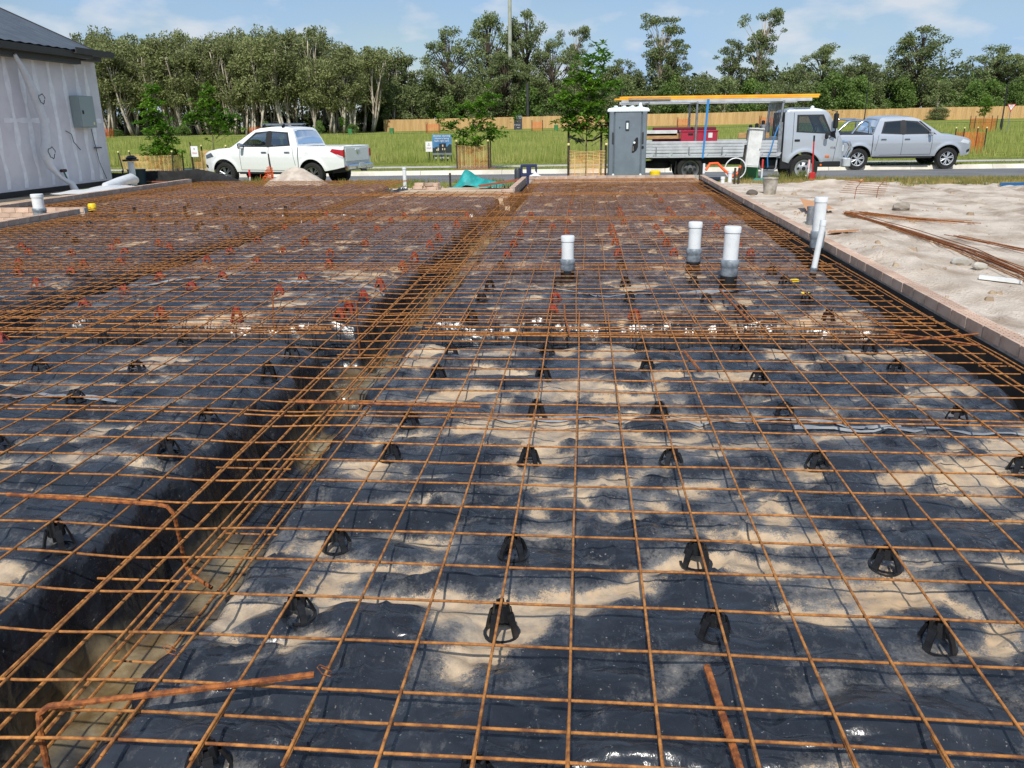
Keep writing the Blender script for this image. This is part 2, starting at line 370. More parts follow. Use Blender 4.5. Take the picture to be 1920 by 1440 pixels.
# ------------------------------------------------------------------ plastic membrane over the sand pads
TR = [  # axis, centre, half width, floor, from, to
    ('y', -1.42, .27, -.56, -4, 18.6), ('y', -4.52, .25, -.46, 2.5, 18.6), ('x', 3.28, .30, -.46, -9, 2.6), ('x', 11.35, .26, -.40, -10.2, -1.2),
    ('y', 2.36, .15, -.30, -4, 19), ('x', 18.5, .3, -.42, -11, 3), ('x', 14.8, .22, -.4, -4.6, -1.2), ('y', -9.85, .26, -.42, 10.8, 19), ('y', -8.0, .24, -.42, -2, 11.2)]
def billow(x, y, s): return np.abs(2*vn(x, y, s)-1)
def bumps(x, y):                              # pillowed hollows and creases of the sheet over lumpy sand
    wx = x+.10*vn(x*3, y*3, 33)+.03*vn(x*9, y*9, 35); wy = y+.10*vn(x*3, y*3, 34)+.03*vn(x*9, y*9, 36)
    return .62*billow(wx*3.1+.6*wy, wy*4.3-.4*wx, 2)+.28*billow(wx*6.4-.9*wy, wy*8.0, 5)+.12*billow(wx*15, wy*17, 8)
def pad(x, y):
    fd = 0
    for sd, fx, fy, tw in ((101, 1.0, 1.7, .6), (102, 1.6, .9, -.5), (103, 2.3, 2.6, .3)):
        rr = np.abs(vn(x*fx+tw*y, y*fy-tw*x*.5, sd)-.5); fd = fd+.016*np.exp(-(rr/.014)**2)*sst(.35, .6, vn(x*1.3, y*1.3, sd+5))
    return fd-.072+.034*(fbm(x*1.9, y*1.9, 1, 2)-.37)+.088*(bumps(x, y)-.36)+.003*(vn(x*15, y*18, 6)-.5)
def H(x, y):
    x = np.asarray(x, float); y = np.asarray(y, float)
    z = pad(x, y)
    jx = .05*(fbm(x*1.3, y*1.3, 31)-.5)*2; jy = .045*(fbm(x*1.7, y*1.7, 41)-.5)*2
    fold = .08*(vn(y*4.1, x*.8, 51)-.5)+.034*(vn(y*9, x*2, 52)-.5); foldx = .09*(vn(x*4.7, y*.8, 53)-.5)+.02*(vn(x*9, y*2, 54)-.5)
    for ax, c, hw, fl, a, b in TR:
        if ax == 'y':
            off = XBS*y if c == 2.36 else 0
            d = hw-np.abs(x-c-off)+jx+(1.7 if c == -1.42 else 1.)*fold*np.clip(1-np.abs(hw-np.abs(x-c-off))/.12, 0, 1)
            d = np.minimum(d, np.minimum(y-a, b-y))
        else:
            d = hw-np.abs(y-c)+jy+foldx*np.clip(1-np.abs(hw-np.abs(y-c))/.14, 0, 1)
            d = np.minimum(d, np.minimum(x-a, b-x))
        lft = (x < c) if (ax == 'y' and c == -1.42) else np.zeros_like(x, bool)
        s = np.where(lft, .15*sst(-.20, .0, d)+.85*sst(-.05, .08, d), .20*sst(-.12, .0, d)+.80*sst(-.045, .055, d))
        s = .25*sst(-.16, .0, d)*0+s
        z = z*(1-s)+(fl+.09*(fbm(x*3, y*3, 61)-.5)+.02*(vn(x*12, y*12, 62)-.5))*s if True else z
    return z
xsA = np.concatenate([np.arange(-10.08, -5, .034), np.arange(-5, -2.3, .022), np.arange(-2.3, 2.98, .0135)])
ysA = [-1.75]
while ysA[-1] < 18.74: ysA.append(ysA[-1]+max(.0095, .0054*(ysA[-1]+2.4)))
ysA = np.array(ysA)
PX, PY = np.meshgrid(xsA, ysA)
PZ = H(PX, PY)
keep = (PX < xb(PY)-.004) & (PX > -(.82*(PY+2.2)+1.9)) & (PX > np.where(PY < 10.95, -8.2, -10.1)) & ~((PY > 15.0) & (PX > -4.3) & (PX < -1.42))
a, b_ = PX.shape; ii = np.arange(a*b_).reshape(a, b_)
kq = keep[:-1, :-1] & keep[:-1, 1:] & keep[1:, 1:] & keep[1:, :-1]
Q = np.stack([ii[:-1, :-1], ii[:-1, 1:], ii[1:, 1:], ii[1:, :-1]], -1)[kq]
used = np.unique(Q); remap = np.full(a*b_, -1, np.int64); remap[used] = np.arange(len(used))
V = np.stack([PX, PY, PZ], -1).reshape(-1, 3)[used]
mme = np_mesh('plastic_membrane', V, remap[Q], True)
# drifted sand: collects in hollows and in wide patches, none on the trench walls
px, py, pz = V[:, 0], V[:, 1], V[:, 2]
pu = .93*px+.37*py+.12*vn(px*3, py*3, 75); pv = .93*py-.37*px+.12*vn(px*3, py*3, 76)
patch = .55*fbm(pu*2.2, pv*6.0, 71, 5)+.45*fbm(px*3.3, py*3.8, 77, 4)
low = np.clip((-.072-pz)/.02, -1, 1)
sandv = .388+.46*(.40-bumps(px, py))+1.05*(patch-.46)+.03*sst(-.5, 1.2, px)*sst(4, 1, py)-.02*sst(-.6, -2, px)-.05*sst(6, 2.5, py)*sst(-1, -1.8, px)
sandv = sandv-.015*sst(3, 6, py)
sandv = np.where(pz < -.12, sandv-.3*sst(-.12, -.18, pz), sandv)
fl = (pz < -.40)
sandv = sandv+sst(-.40, -.45, pz)*(.10+.5*(fbm(px*2.6, py*1.3, 81)-.45))
mud = mme.attributes.new('mud', 'FLOAT', 'POINT'); mud.data.foreach_set('value', (sst(-.40, -.50, pz)*sst(.36, .56, fbm(px*3.1, py*2.2, 83))).astype(np.float32))
at = mme.attributes.new('sand', 'FLOAT', 'POINT'); at.data.foreach_set('value', sandv.astype(np.float32))
mm = bpy.data.materials.new('membrane'); mm.use_nodes = True
t = mm.node_tree; n = t.nodes; l = t.links; bs = n['Principled BSDF']
co = n.new('ShaderNodeTexCoord'); atn = n.new('ShaderNodeAttribute'); atn.attribute_name = 'sand'
def tn(s, d=5, r=.6, st=None):
    x = n.new('ShaderNodeTexNoise'); x.inputs['Scale'].default_value = s; x.inputs['Detail'].default_value = d; x.inputs['Roughness'].default_value = r
    if st:
        m_ = n.new('ShaderNodeMapping'); m_.inputs['Scale'].default_value = st; l.new(co.outputs['Object'], m_.inputs[0]); l.new(m_.outputs[0], x.inputs['Vector'])
    else: l.new(co.outputs['Object'], x.inputs['Vector'])
    return x.outputs['Fac']
def ma(op, a, b=None, c=None):
    x = n.new('ShaderNodeMath'); x.operation = op
    for i, v in enumerate((a, b, c)):
        if v is None: continue
        if isinstance(v, (int, float)): x.inputs[i].default_value = v
        else: l.new(v, x.inputs[i])
    return x.outputs[0]
def mrange(v, lo, hi, a=0., b=1.):
    x = n.new('ShaderNodeMapRange'); x.inputs[1].default_value = lo; x.inputs[2].default_value = hi; x.inputs[3].default_value = a; x.inputs[4].default_value = b; l.new(v, x.inputs[0]); return x.outputs[0]
def mc(f, a, b):
    x = n.new('ShaderNodeMix'); x.data_type = 'RGBA'
    l.new(f, x.inputs['Factor'])
    for k_, v in (('A', a), ('B', b)):
        if isinstance(v, tuple): x.inputs[k_].default_value = (*v, 1)
        else: l.new(v, x.inputs[k_])
    return x.outputs['Result']
edge = ma('MULTIPLY_ADD', ma('SUBTRACT', tn(10, 8, .72), .5), .30, atn.outputs['Fac'])
edge = ma('MULTIPLY_ADD', ma('SUBTRACT', tn(60, 5, .75), .5), .16, edge)
grit = ma('MULTIPLY_ADD', ma('SUBTRACT', tn(240, 2, .6), .5), .10, edge)
smear = ma('MULTIPLY_ADD', ma('SUBTRACT', tn(7, 8, .8, (1, .6, 1)), .5), .55, ma('MULTIPLY_ADD', ma('SUBTRACT', tn(70, 4, .8), .5), .30, atn.outputs['Fac']))
full = ma('MULTIPLY', mrange(grit, .535, .585, 0., 1.), mrange(tn(5.5, 7, .75), .36, .62, .32, .96))
haze = mrange(smear, .43, .68, 0., .62)
speck = mrange(tn(95, 3, .6), .67, .72, 0., .55)
scr = mrange(tn(16, 7, .78, (1, .4, 1)), .56, .76, 0., .32)
film = mc(mrange(tn(3.0, 3), .35, .65), S(28, 31, 37), S(46, 50, 57))
dustc = S(160, 156, 150)
c1 = mc(ma('MAXIMUM', ma('MAXIMUM', haze, scr), speck), film, dustc)
sandc = mc(mrange(tn(6, 6), .35, .65), S(204, 180, 148), S(182, 154, 120))
c2 = mc(full, c1, sandc)
mudn = n.new('ShaderNodeAttribute'); mudn.attribute_name = 'mud'
c2 = mc(mudn.outputs['Fac'], c2, mc(mrange(tn(5, 5), .4, .6), S(104, 84, 54), S(148, 134, 106)))
l.new(c2, bs.inputs['Base Color'])
ro = ma('MULTIPLY_ADD', ma('MAXIMUM', full, ma('MULTIPLY', haze, .7)), .64, .23)
l.new(ma('ADD', ro, mrange(tn(14, 3), .3, .7, -.06, .08)), bs.inputs['Roughness'])
bs.inputs['Specular IOR Level'].default_value = .55
bnn = n.new('ShaderNodeBump'); bnn.inputs['Distance'].default_value = .009; bnn.inputs['Strength'].default_value = .7; cr1 = ma('ABSOLUTE', ma('SUBTRACT', tn(7, 2, .5, (1, 1.5, 1)), .5)); cr2 = ma('ABSOLUTE', ma('SUBTRACT', tn(19, 4, .6, (1.3, 1, 1)), .5)); l.new(ma('MULTIPLY_ADD', cr1, 3.4, ma('MULTIPLY_ADD', cr2, .6, ma('MULTIPLY', tn(40, 4, .6), .10))), bnn.inputs['Height']); l.new(bnn.outputs[0], bs.inputs['Normal'])
memb = tag(ob('plastic_membrane', mme, mm), 'black plastic membrane dusted with sand over the pads and trenches under the reinforcing', 'membrane')

# fold edges of the membrane, their white shine painted as pale strips
stripm = mat('fold_shine', S(150, 152, 152), .4, c2=S(120, 124, 130), scale=6, lo=.4, hi=.6)
def lap(p, q, wd, wob=.03, seed=0):
    nseg = max(6, int((Vector(q)-Vector(p)).length/.06)); G = []
    for i in range(nseg+1):
        tt = i/nseg; x = p[0]+(q[0]-p[0])*tt; y = p[1]+(q[1]-p[1])*tt+wob*(float(vn(tt*7, seed, 3))-.5)*2
        wdd = wd*(.45+.9*float(vn(tt*9, seed+5, 3)))
        G.append([(x, y-wdd/2, float(H(x, y-wdd/2))+.006), (x, y, float(H(x, y))+.012), (x, y+wdd/2, float(H(x, y+wdd/2))+.006)])
    o = MB().grid(G).build('fold_shine', stripm, memb); return smooth(o)
lap((-.45, 1.52), (1.5, 1.50), .028, .02, 1); lap((1.0, 1.44), (2.1, 1.46), .03, .02, 2)
lap((.3, 4.62), (2.05, 4.78), .05, .03, 3); lap((-.75, 4.75), (.3, 4.6), .03, .03, 4); lap((-2.9, 5.15), (-1.75, 4.85), .05, .06, 5)
lap((-4.15, 4.95), (-2.9, 5.15), .04, .05, 6); lap((-.85, 7.85), (-.25, 7.95), .07, .04, 7); lap((-3.4, 1.7), (-2.4, 1.62), .05, .03, 8)
lap((-5.6, 4.05), (-4.9, 4.25), .06, .02, 9); lap((-4.3, 11.0), (-3.3, 10.2), .05, .06, 10)

# ------------------------------------------------------------------ brick slab edges
def brick_mesh(holes):
    mbk = MB(); L_, W_, H_ = .230, .110, .076
    if not holes:
        mbk.bb((0, 0, 0), (L_, W_, H_), .004); return mbk.mesh('brick')
    xs = np.linspace(-L_/2, L_/2, 12); ys = np.linspace(-W_/2, W_/2, 8)
    mbk.add([(x, y, -H_/2) for x, y in ((-L_/2, -W_/2), (L_/2, -W_/2), (L_/2, W_/2), (-L_/2, W_/2))]+[(x, y, H_/2) for x, y in ((-L_/2, -W_/2), (L_/2, -W_/2), (L_/2, W_/2), (-L_/2, W_/2))],
            [(3, 2, 1, 0), (0, 1, 5, 4), (1, 2, 6, 5), (2, 3, 7, 6), (3, 0, 4, 7)])
    zt = H_/2
    for i in range(11):
        for j in range(7):
            q = [(xs[i], ys[j]), (xs[i+1], ys[j]), (xs[i+1], ys[j+1]), (xs[i], ys[j+1])]
            if i % 2 and j % 2:
                mbk.add([(x, y, zt) for x, y in q]+[(x, y, zt-.03) for x, y in q], [(0, 1, 5, 4)[::-1], (1, 2, 6, 5)[::-1], (2, 3, 7, 6)[::-1], (3, 0, 4, 7)[::-1], (4, 5, 6, 7)])
            else: mbk.add([(x, y, zt) for x, y in q], [(0, 1, 2, 3)])
    return mbk.mesh('brick')
BH = brick_mesh(True); BP = brick_mesh(False); BH.materials.append(brickm); BP.materials.append(brickm)
rb = random.Random(3)
def brick_edge(label, p, q, ztop, courses, left=1):
    """bricks from p to q; the row's inner face follows the line, the bricks lie to its left (1) or right (-1)"""
    p = Vector((*p, 0)); q = Vector((*q, 0)); d = (q-p); ln = d.length; d.normalize(); nrm = Vector((-d.y, d.x, 0))*left; ang = math.atan2(d.y, d.x)
    o = thing('brick_edge', label, 'brick edge', (p.x, p.y, ztop))
    for c in range(courses):
        zc = -.038-c*.086; k = 0; off = 0 if c % 2 == 0 else .12
        while True:
            s = .115+k*.240-off; k += 1
            if s-.115 < -.02: continue
            if s+.115 > ln+.02: break
            b = ob('brick', BH if c == 0 else BP, None, o)
            pos = d*s+nrm*(.055+rb.uniform(-.002, .003)); b.location = (pos.x, pos.y, zc+rb.uniform(-.0015, .0015)); b.rotation_euler.z = ang+rb.uniform(-.008, .008)+(PI if rb.random() < .5 else 0)
    mid = d*(ln/2)+nrm*.055
    MB().box((mid.x, mid.y, -.043*courses-.045), (ln, .092, .086*courses+.08), ang).build('mortar', mortar, o)
    MB().box((mid.x, mid.y, -.086*courses-.27), (ln+.05, .10, .52), ang).build('footing', mat('footing', S(74, 65, 58), .95, c2=S(54, 49, 45), scale=4), o)
    return o
brick_edge('long brick slab edge running back beside the pale sand', (xb(-.6), -.6), (xb(18.9), 18.9), .062, 1, -1)
brick_edge('far brick slab edge in front of the grey portable toilet', (-1.35, 18.78), (xb(18.78)-.02, 18.78), .062, 2, 1)
brick_edge('short brick return beside the crumpled teal tarp', (-1.40, 15.0), (-1.40, 18.75), .062, 2, 1)
brick_edge('brick slab edge beside the rendered house', (-10.08, 10.95), (-10.08, 18.7), .062, 2, 1)
brick_edge('brick slab step facing the camera at the left frame edge', (-10.2, 10.95), (-8.27, 10.95), .062, 3, 1)
brick_edge('brick slab edge beneath the white pipe at the left frame edge', (-8.25, 6.4), (-8.25, 10.82), .062, 3, 1)
BLK = [(-0.8,-0.8),(-0.2,-0.8),(0.4,-0.8),(-0.8,-0.2),(-0.2,-0.2),(0.4,-0.2),(1,-0.2),(-0.8,0.2),(-0.2,0.2),(0.4,0.2),(1,0.2),(-1.8,0.2),(-0.8,1),(-0.2,1),(0.4,1),(1,1),(1.8,1),(-1.8,1),(-2.6,1),(-1.8,1.4),(-0.8,1.4),(-2.6,1.6),(-0.2,1.6),(0.4,1.6),(1,1.6),(1.8,1.6),(-3.2,2.2),(-2.6,2.2),(-1.8,2.2),(-0.8,2.2),(-0.2,2.2),(1,2.2),(0.4,2.4),(1.8,2.4),(-1.8,2.6),(-0.8,2.68),(-0.2,2.73),(-2.6,2.81),(0.4,2.82),(1,2.84),(1.8,2.85),(-3.2,2.88),(-0.8,3.38),(1.8,3.75),(1.2,3.88),(-0.8,4.28),(1,4.28),(0.4,4.35),(1.8,4.35),(-0.8,4.9),(-0.2,5.02),(0.4,5.04),(1,5.05),(1.8,5.12),(1.8,5.64),(0.4,5.9),(-0.8,5.91),(-6.4,7.69),(-7,8.46),(-6.4,8.84),(-6,8.92),(-5.4,8.97),(-5,9.03),(-7.2,9.32),(-5.6,9.51),(-6,9.59),(-7.6,9.6),(-5,9.68),(-6.6,10),(-7.2,10.02),(-6.2,10.37),(-5.8,10.49),(-7,10.65),(-5,10.86),(-5.4,10.88),(-7.6,11.31),(-5,11.44),(-5.8,11.46),(-6.8,11.5),(-8.2,11.7),(-6.4,11.79),(-7.6,12),(-5.6,12.24),(-5.2,12.4),(-6.6,12.45),(-7.2,12.48),(-7,13.77),(-5.4,13.88),(1.4,14.07),(0.6,14.1),(-6.2,14.14),(-8.4,14.18),(-7.6,14.22),(-0.8,14.24),(-0.2,14.42),(-5.2,14.73),(-6,15),(2.2,15.1),(1.4,15.15),(-0.2,15.26),(-6.8,15.3),(-0.8,16.11),(0.8,16.79),(-0.2,16.86)]
RED = [(-3.8,2.69),(-1.8,3.4),(-3.2,3.56),(-2.6,3.56),(0.4,3.7),(-0.2,3.76),(-1.8,3.91),(-4,3.96),(-0.2,4.33),(-1.8,4.36),(-4,4.56),(-2.6,4.57),(-3.4,4.6),(-5,4.84),(-1.8,4.93),(-2.6,5.19),(-4,5.2),(-3.4,5.24),(-5,5.38),(-5.6,5.44),(-1.8,5.9),(-5.2,5.91),(-6,6.02),(-2.6,6.03),(-4.8,6.09),(-3.4,6.11),(-4,6.22),(-1.8,6.51),(-0.8,6.62),(-5.8,6.65),(-0.2,6.68),(1.8,6.68),(-5.2,6.72),(-2.8,6.73),(0.4,6.75),(1,6.76),(-6.4,6.78),(-4,6.82),(-3.4,6.87),(-5.6,7.14),(-4.8,7.17),(-6.8,7.22),(-1.8,7.42),(-0.8,7.45),(1.8,7.45),(-2.6,7.48),(-5.2,7.5),(1,7.6),(-5.8,7.61),(0.4,7.64),(-4,7.65),(-3.4,7.65),(-1.8,8.06),(1,8.31),(0.4,8.36),(-0.8,8.44),(-0.2,8.44),(-2.8,8.9),(-3.4,8.95),(-4.2,8.96),(-0.4,9.01),(-2,9.03),(1.8,9.05),(1,9.06),(0.4,9.07),(-0.8,9.54),(-1.8,9.56),(-0.2,9.64),(2,9.71),(1.2,9.72),(-2.8,9.73),(0.6,9.73),(-3.4,9.82),(-4,9.9),(-2.4,10.2),(-1.8,10.64),(0.6,10.64),(-2.8,10.67),(-0.8,10.74),(2,10.76),(1.4,10.78),(-3.4,10.82),(-4.2,10.89),(-0.2,10.99),(0.6,11.32),(1.4,11.47),(2,11.82),(-0.2,12.52),(1.4,12.88)]

# ------------------------------------------------------------------ reinforcing mesh sheets
def xmin_at(y): return -8.12 if y < 11.0 else -9.98
def zmesh(x, y):
    z = .020*(fbm(x*.75, y*.75, 91, 3)-.45)+.008*(fbm(x*2.5, y*2.5, 92, 2)-.4)
    z = z-.014*np.exp(-((np.asarray(x)+1.42)/.22)**2)
    return z
def bar_mesh(P, r, n):
    P = np.asarray(P, float); k = len(P)
    d = np.gradient(P, axis=0); d /= np.linalg.norm(d, axis=1)[:, None]
    u = np.cross(np.array([0, 0, 1.]), d); u /= np.linalg.norm(u, axis=1)[:, None]; v = np.cross(d, u)
    a = np.arange(n)*2*PI/n+.4
    V = P[:, None, :]+r*(np.cos(a)[None, :, None]*u[:, None, :]+np.sin(a)[None, :, None]*v[:, None, :])
    i = np.arange(k-1)[:, None]*n; j = np.arange(n)[None, :]; j2 = (j+1) % n
    F = np.stack([i+j, i+j2, i+n+j2, i+n+j], -1).reshape(-1, 4)
    me = bpy.data.meshes.new('bar'); me.from_pydata(V.reshape(-1, 3).tolist(), [], F.tolist()+[list(range(n))[::-1], list(range((k-1)*n, k*n))])
    me.polygons.foreach_set('use_smooth', [True]*len(me.polygons)); me.materials.append(rust); return me
ORD = ['zeroth', 'first', 'second', 'third', 'fourth', 'fifth', 'sixth', 'seventh', 'eighth', 'ninth', 'tenth', 'eleventh', 'twelfth', 'thirteenth', 'fourteenth', 'fifteenth', 'sixteenth', 'seventeenth', 'eighteenth', 'nineteenth', 'twentieth']
YS = [(-3.1, -.70), (-.80, 1.40), (1.36, 3.56), (3.26, 5.66), (5.42, 7.82), (7.56, 9.96), (9.72, 12.12), (11.86, 14.26), (14.02, 16.42), (16.18, 18.58)]
CO = [(-3.40, 9.0, 'right'), (-8.05, -3.2, 'middle'), (-9.95, -7.9, 'left')]
rm = random.Random(11)
def clip_pts(pts, ok):
    runs = []; cur = []
    for p in pts:
        if ok(p): cur.append(p)
        else:
            if len(cur) > 1: runs.append(cur)
            cur = []
    if len(cur) > 1: runs.append(cur)
    return runs
def on_slab(p):
    x, y = p[0], p[1]
    if y < -2.0 or y > 18.6 or x > xb(y)-.05 or x < xmin_at(y): return False
    if y > 15.02 and -4.25 < x < -1.38: return False
    return x > -(.82*(y+2.2)+1.6)
for si_, (y0, y1) in enumerate(YS):
    for x0, x1, cn in CO:
        if cn == 'left' and y1 < 12: continue
        if cn != 'right' and y1 < 1: continue
        where = {'right': 'over the right pad', 'middle': 'over the left pads', 'left': 'beside the rendered house'}[cn]
        near = 'nearest the camera' if si_ == 0 else ORD[si_+1]+' back from the camera'
        sh = thing('mesh_sheet', 'rusty reinforcing mesh sheet %s, %s' % (where, near), 'mesh sheet')
        n_ = 8 if y0 < 3 else 6 if y0 < 8 else 5
        jx = 0 if si_ == 1 else rm.uniform(-.03, .03); skew = 0 if si_ == 1 else rm.uniform(-.004, .004)
        seg = .1 if y0 < 3 else .2
        ex = .012 if si_ % 2 else .0
        nr = int(round((y1-y0)/.2))
        for k in range(nr+1):
            y = y0+k*.2
            xs_ = np.arange(x0-.05, min(x1, 3.2)+.05, seg)
            ph = rm.uniform(0, 9); amp = rm.uniform(.001, .005)
            pts = [(x, y+skew*x+amp*math.sin(x*1.9+ph)) for x in xs_]
            if abs(x1) > 5 and x1 > 0:
                pts = [p for p in pts if p[0] < xb(p[1])-.06-rm.random()*.02] if pts else pts
            for run in clip_pts(pts, on_slab):
                A = np.array(run); z = zmesh(A[:, 0], A[:, 1])-.0085+ex*.5
                ob('bar', bar_mesh(np.column_stack([A, z]), .0039, n_), None, sh)
        k0 = math.ceil((x0-.01)/.2)
        x = k0*.2+jx
        while x < min(x1, 3.0):
            ys_ = np.arange(y0-.06, y1+.07, seg); ph = rm.uniform(0, 9); amp = rm.uniform(.001, .004)
            pts = [(x+amp*math.sin(yy*2.3+ph)+skew*2*(yy-y0), yy) for yy in ys_]
            for run in clip_pts(pts, on_slab):
                A = np.array(run); z = zmesh(A[:, 0], A[:, 1])+ex*.5
                ob('bar', bar_mesh(np.column_stack([A, z]), .0039, n_), None, sh)
            x += .2
        if not sh.children: bpy.data.objects.remove(sh)

# ------------------------------------------------------------------ trench reinforcement
def ribbed(name, pts, r, m, parent, step=.011, n=7):
    P = []; pts = [Vector(p) for p in pts]
    for a, b in zip(pts[:-1], pts[1:]):
        k = max(1, int((b-a).length/step))
        P += [a+(b-a)*i/k for i in range(k)]
    P.append(pts[-1])
    rs = [r*(1.09 if i % 2 else .93) for i in range(len(P))]
    o = MB().tube(P, rs, n).build(name, m, parent); return o
def cage(label, ax, c, offs, a, b, ztop, zbot, tie=.3, rad=.0055, slant=0.):
    o = thing('trench_cage', label, 'trench cage')
    nb = max(2, int((b-a)/.3))
    for zz in (ztop, zbot):
        if zz is None: continue
        for of in offs:
            pts = []
            for i in range(nb+1):
                s = a+(b-a)*i/nb; w_ = .012*(float(vn(s*1.1, of*9+zz*5, 7))-.5)
                pts.append((c+of+w_+slant*s, s, zz+.02*(float(vn(s*.9, of*7, 8))-.5)) if ax == 'y' else (s, c+of+w_, zz+.02*(float(vn(s*.9, of*7, 8))-.5)))
            MB().tube(pts, rad, 6).build('bar', rust, o)
        s = a+.1
        while s < b:
            e0, e1 = offs[0]-.04, offs[-1]+.04
            p, q = ((c+e0+slant*s, s, zz-.009), (c+e1+slant*s, s, zz-.009)) if ax == 'y' else ((s, c+e0, zz-.009), (s, c+e1, zz-.009))
            MB().tube([p, q], .0035, 5).build('tie_bar', rust, o); s += tie
    return o
cage('rusty trench bars in the long trench between the pads', 'y', -1.42, (-.08, .05, .17), -1.9, 14.9, -.085, -.40, .9)
cage('rusty trench bars in the cross trench in front of the white pipes', 'x', 3.28, (-.12, 0, .12), -1.1, 2.2, -.08, -.38, .45)
cage('rusty edge bars along the long brick edge beside the sand', 'y', 2.36, (-.08, .04), -1.2, 18.4, -.05, None, 1.2, slant=XBS)
cage('rusty trench bars in the left trench behind the dark hole', 'y', -4.52, (-.09, .09), 3.2, 18.2, -.10, None, 1.2)
cage('rusty trench bars in the cross trench of the left pads', 'x', 3.28, (-.12, 0, .12), -6.5, -1.75, -.08, None, .6)
cage('rusty edge bars beside the brick edge at the house', 'y', -9.82, (-.1, 0, .1), 11.2, 18.2, -.03, None, .8)
cage('rusty edge bars below the white pipe at the left frame edge', 'y', -7.98, (-.1, 0, .1), 6.3, 10.9, -.03, None, .8)
cage('rusty edge bars at the far brick edge by the toilet', 'x', 18.45, (-.12, 0, .12), -1.2, 2.7, -.03, None, .8)
cage('rusty cross bars over the trench at the far end of the left pads', 'x', 11.35, (-.08, .08), -9.6, -1.7, -.06, None, 1.6)

# loose starter bars
o = ribbed('starter_bar', [(-1.235, -.75, -.5), (-1.235, -.735, -.05), (-1.23, -.733, .0), (-1.205, -.73, .02), (-.965, -.671, .022), (-.62, -.582, .026)], .0078, rust_dark, None)
tag(o, 'thick bent starter bar tied over the mesh at the bottom left', 'rebar')
o = ribbed('starter_bar', [(-2.09, .367, .016), (-1.50, .322, .016), (-1.45, .318, .010), (-1.43, .32, -.02), (-1.46, .40, -.28), (-1.44, .40, -.32), (-1.35, .362, -.345)], .0075, rust_dark, None)
tag(o, 'thick bent starter bar dropping into the trench beside the left pad', 'rebar')
o = ribbed('short_bar', [(.345, -.42, -.022), (.372, -.83, -.026)], .0095, rust_dark, None)
tag(o, 'short thick rusty bar lying under the mesh at the bottom edge', 'rebar')
o = ribbed('starter_bar', [(-1.62, 3.5, -.35), (-1.62, 3.5, .07), (-1.61, 3.5, .09), (-1.75, 3.5, .09)], .006, rust_dark, None, .03, 6)
tag(o, 'upright bent bar standing in the trench before the red chairs', 'rebar')
o = ribbed('starter_bar', [(-2.3, 3.6, -.3), (-2.28, 3.6, .13)], .006, rust_dark, None, .03, 6)
tag(o, 'single upright bar standing at the left pad cross trench', 'rebar')
o = ribbed('short_bar', [(-.12, 3.95, -.02), (-.10, 3.35, .012), (-.06, 2.9, .005)], .007, rust_dark, None, .03, 6)
tag(o, 'short rusty bar laid along the mesh before the shortest white pipe', 'rebar')
o = ribbed('short_bar', [(.62, 2.5, .01), (.66, 2.1, .01)], .008, rust_dark, None, .03, 6); tag(o, 'short rusty lap bar near the crumpled plastic step', 'rebar')
o = ribbed('short_bar', [(1.12, 4.4, .01), (1.14, 3.3, .012)], .008, rust_dark, None, .03, 6); tag(o, 'rusty lap bar running from the tallest pipe toward the camera', 'rebar')
for k_, (a, b, lb) in enumerate([((1.9, 2.75, .012), (2.48, 2.95, .02), 'rusty bar laid diagonally at the brick edge, nearest of the crossing pair'), ((1.95, 3.0, .014), (2.36, 2.66, .02), 'rusty bar crossing another at the brick edge corner')]):
    o = ribbed('short_bar', [a, b], .006, rust_dark, None, .03, 6); tag(o, lb, 'rebar')
o = ribbed('lap_bar', [(-1.38, 1.47, .012), (-.46, 1.44, .014)], .0065, rust_dark, None, .02, 6); tag(o, 'ribbed bar lying across the trench at the near mesh lap', 'rebar')
# wire ties
for k_, (x, y, z, lb) in enumerate([(-1.02, -.52, .02, 'thin twisted tie wire on the mesh left of the bent starter bar'), (-.60, -.575, .02, 'thin tie wire knotted over the starter bar at the bottom left'), (.45, -.83, .0, 'loose tie wire curled round the short thick bar')]):
    pts = [(x+.03*math.sin(i*1.1)*(1-i/9), y+.004*i-.01, z+.012+.018*math.cos(i*1.3)*(1-i/12)) for i in range(9)]
    tag(MB().tube(pts, .0012, 5).build('tie_wire', rust_dark), lb, 'wire')

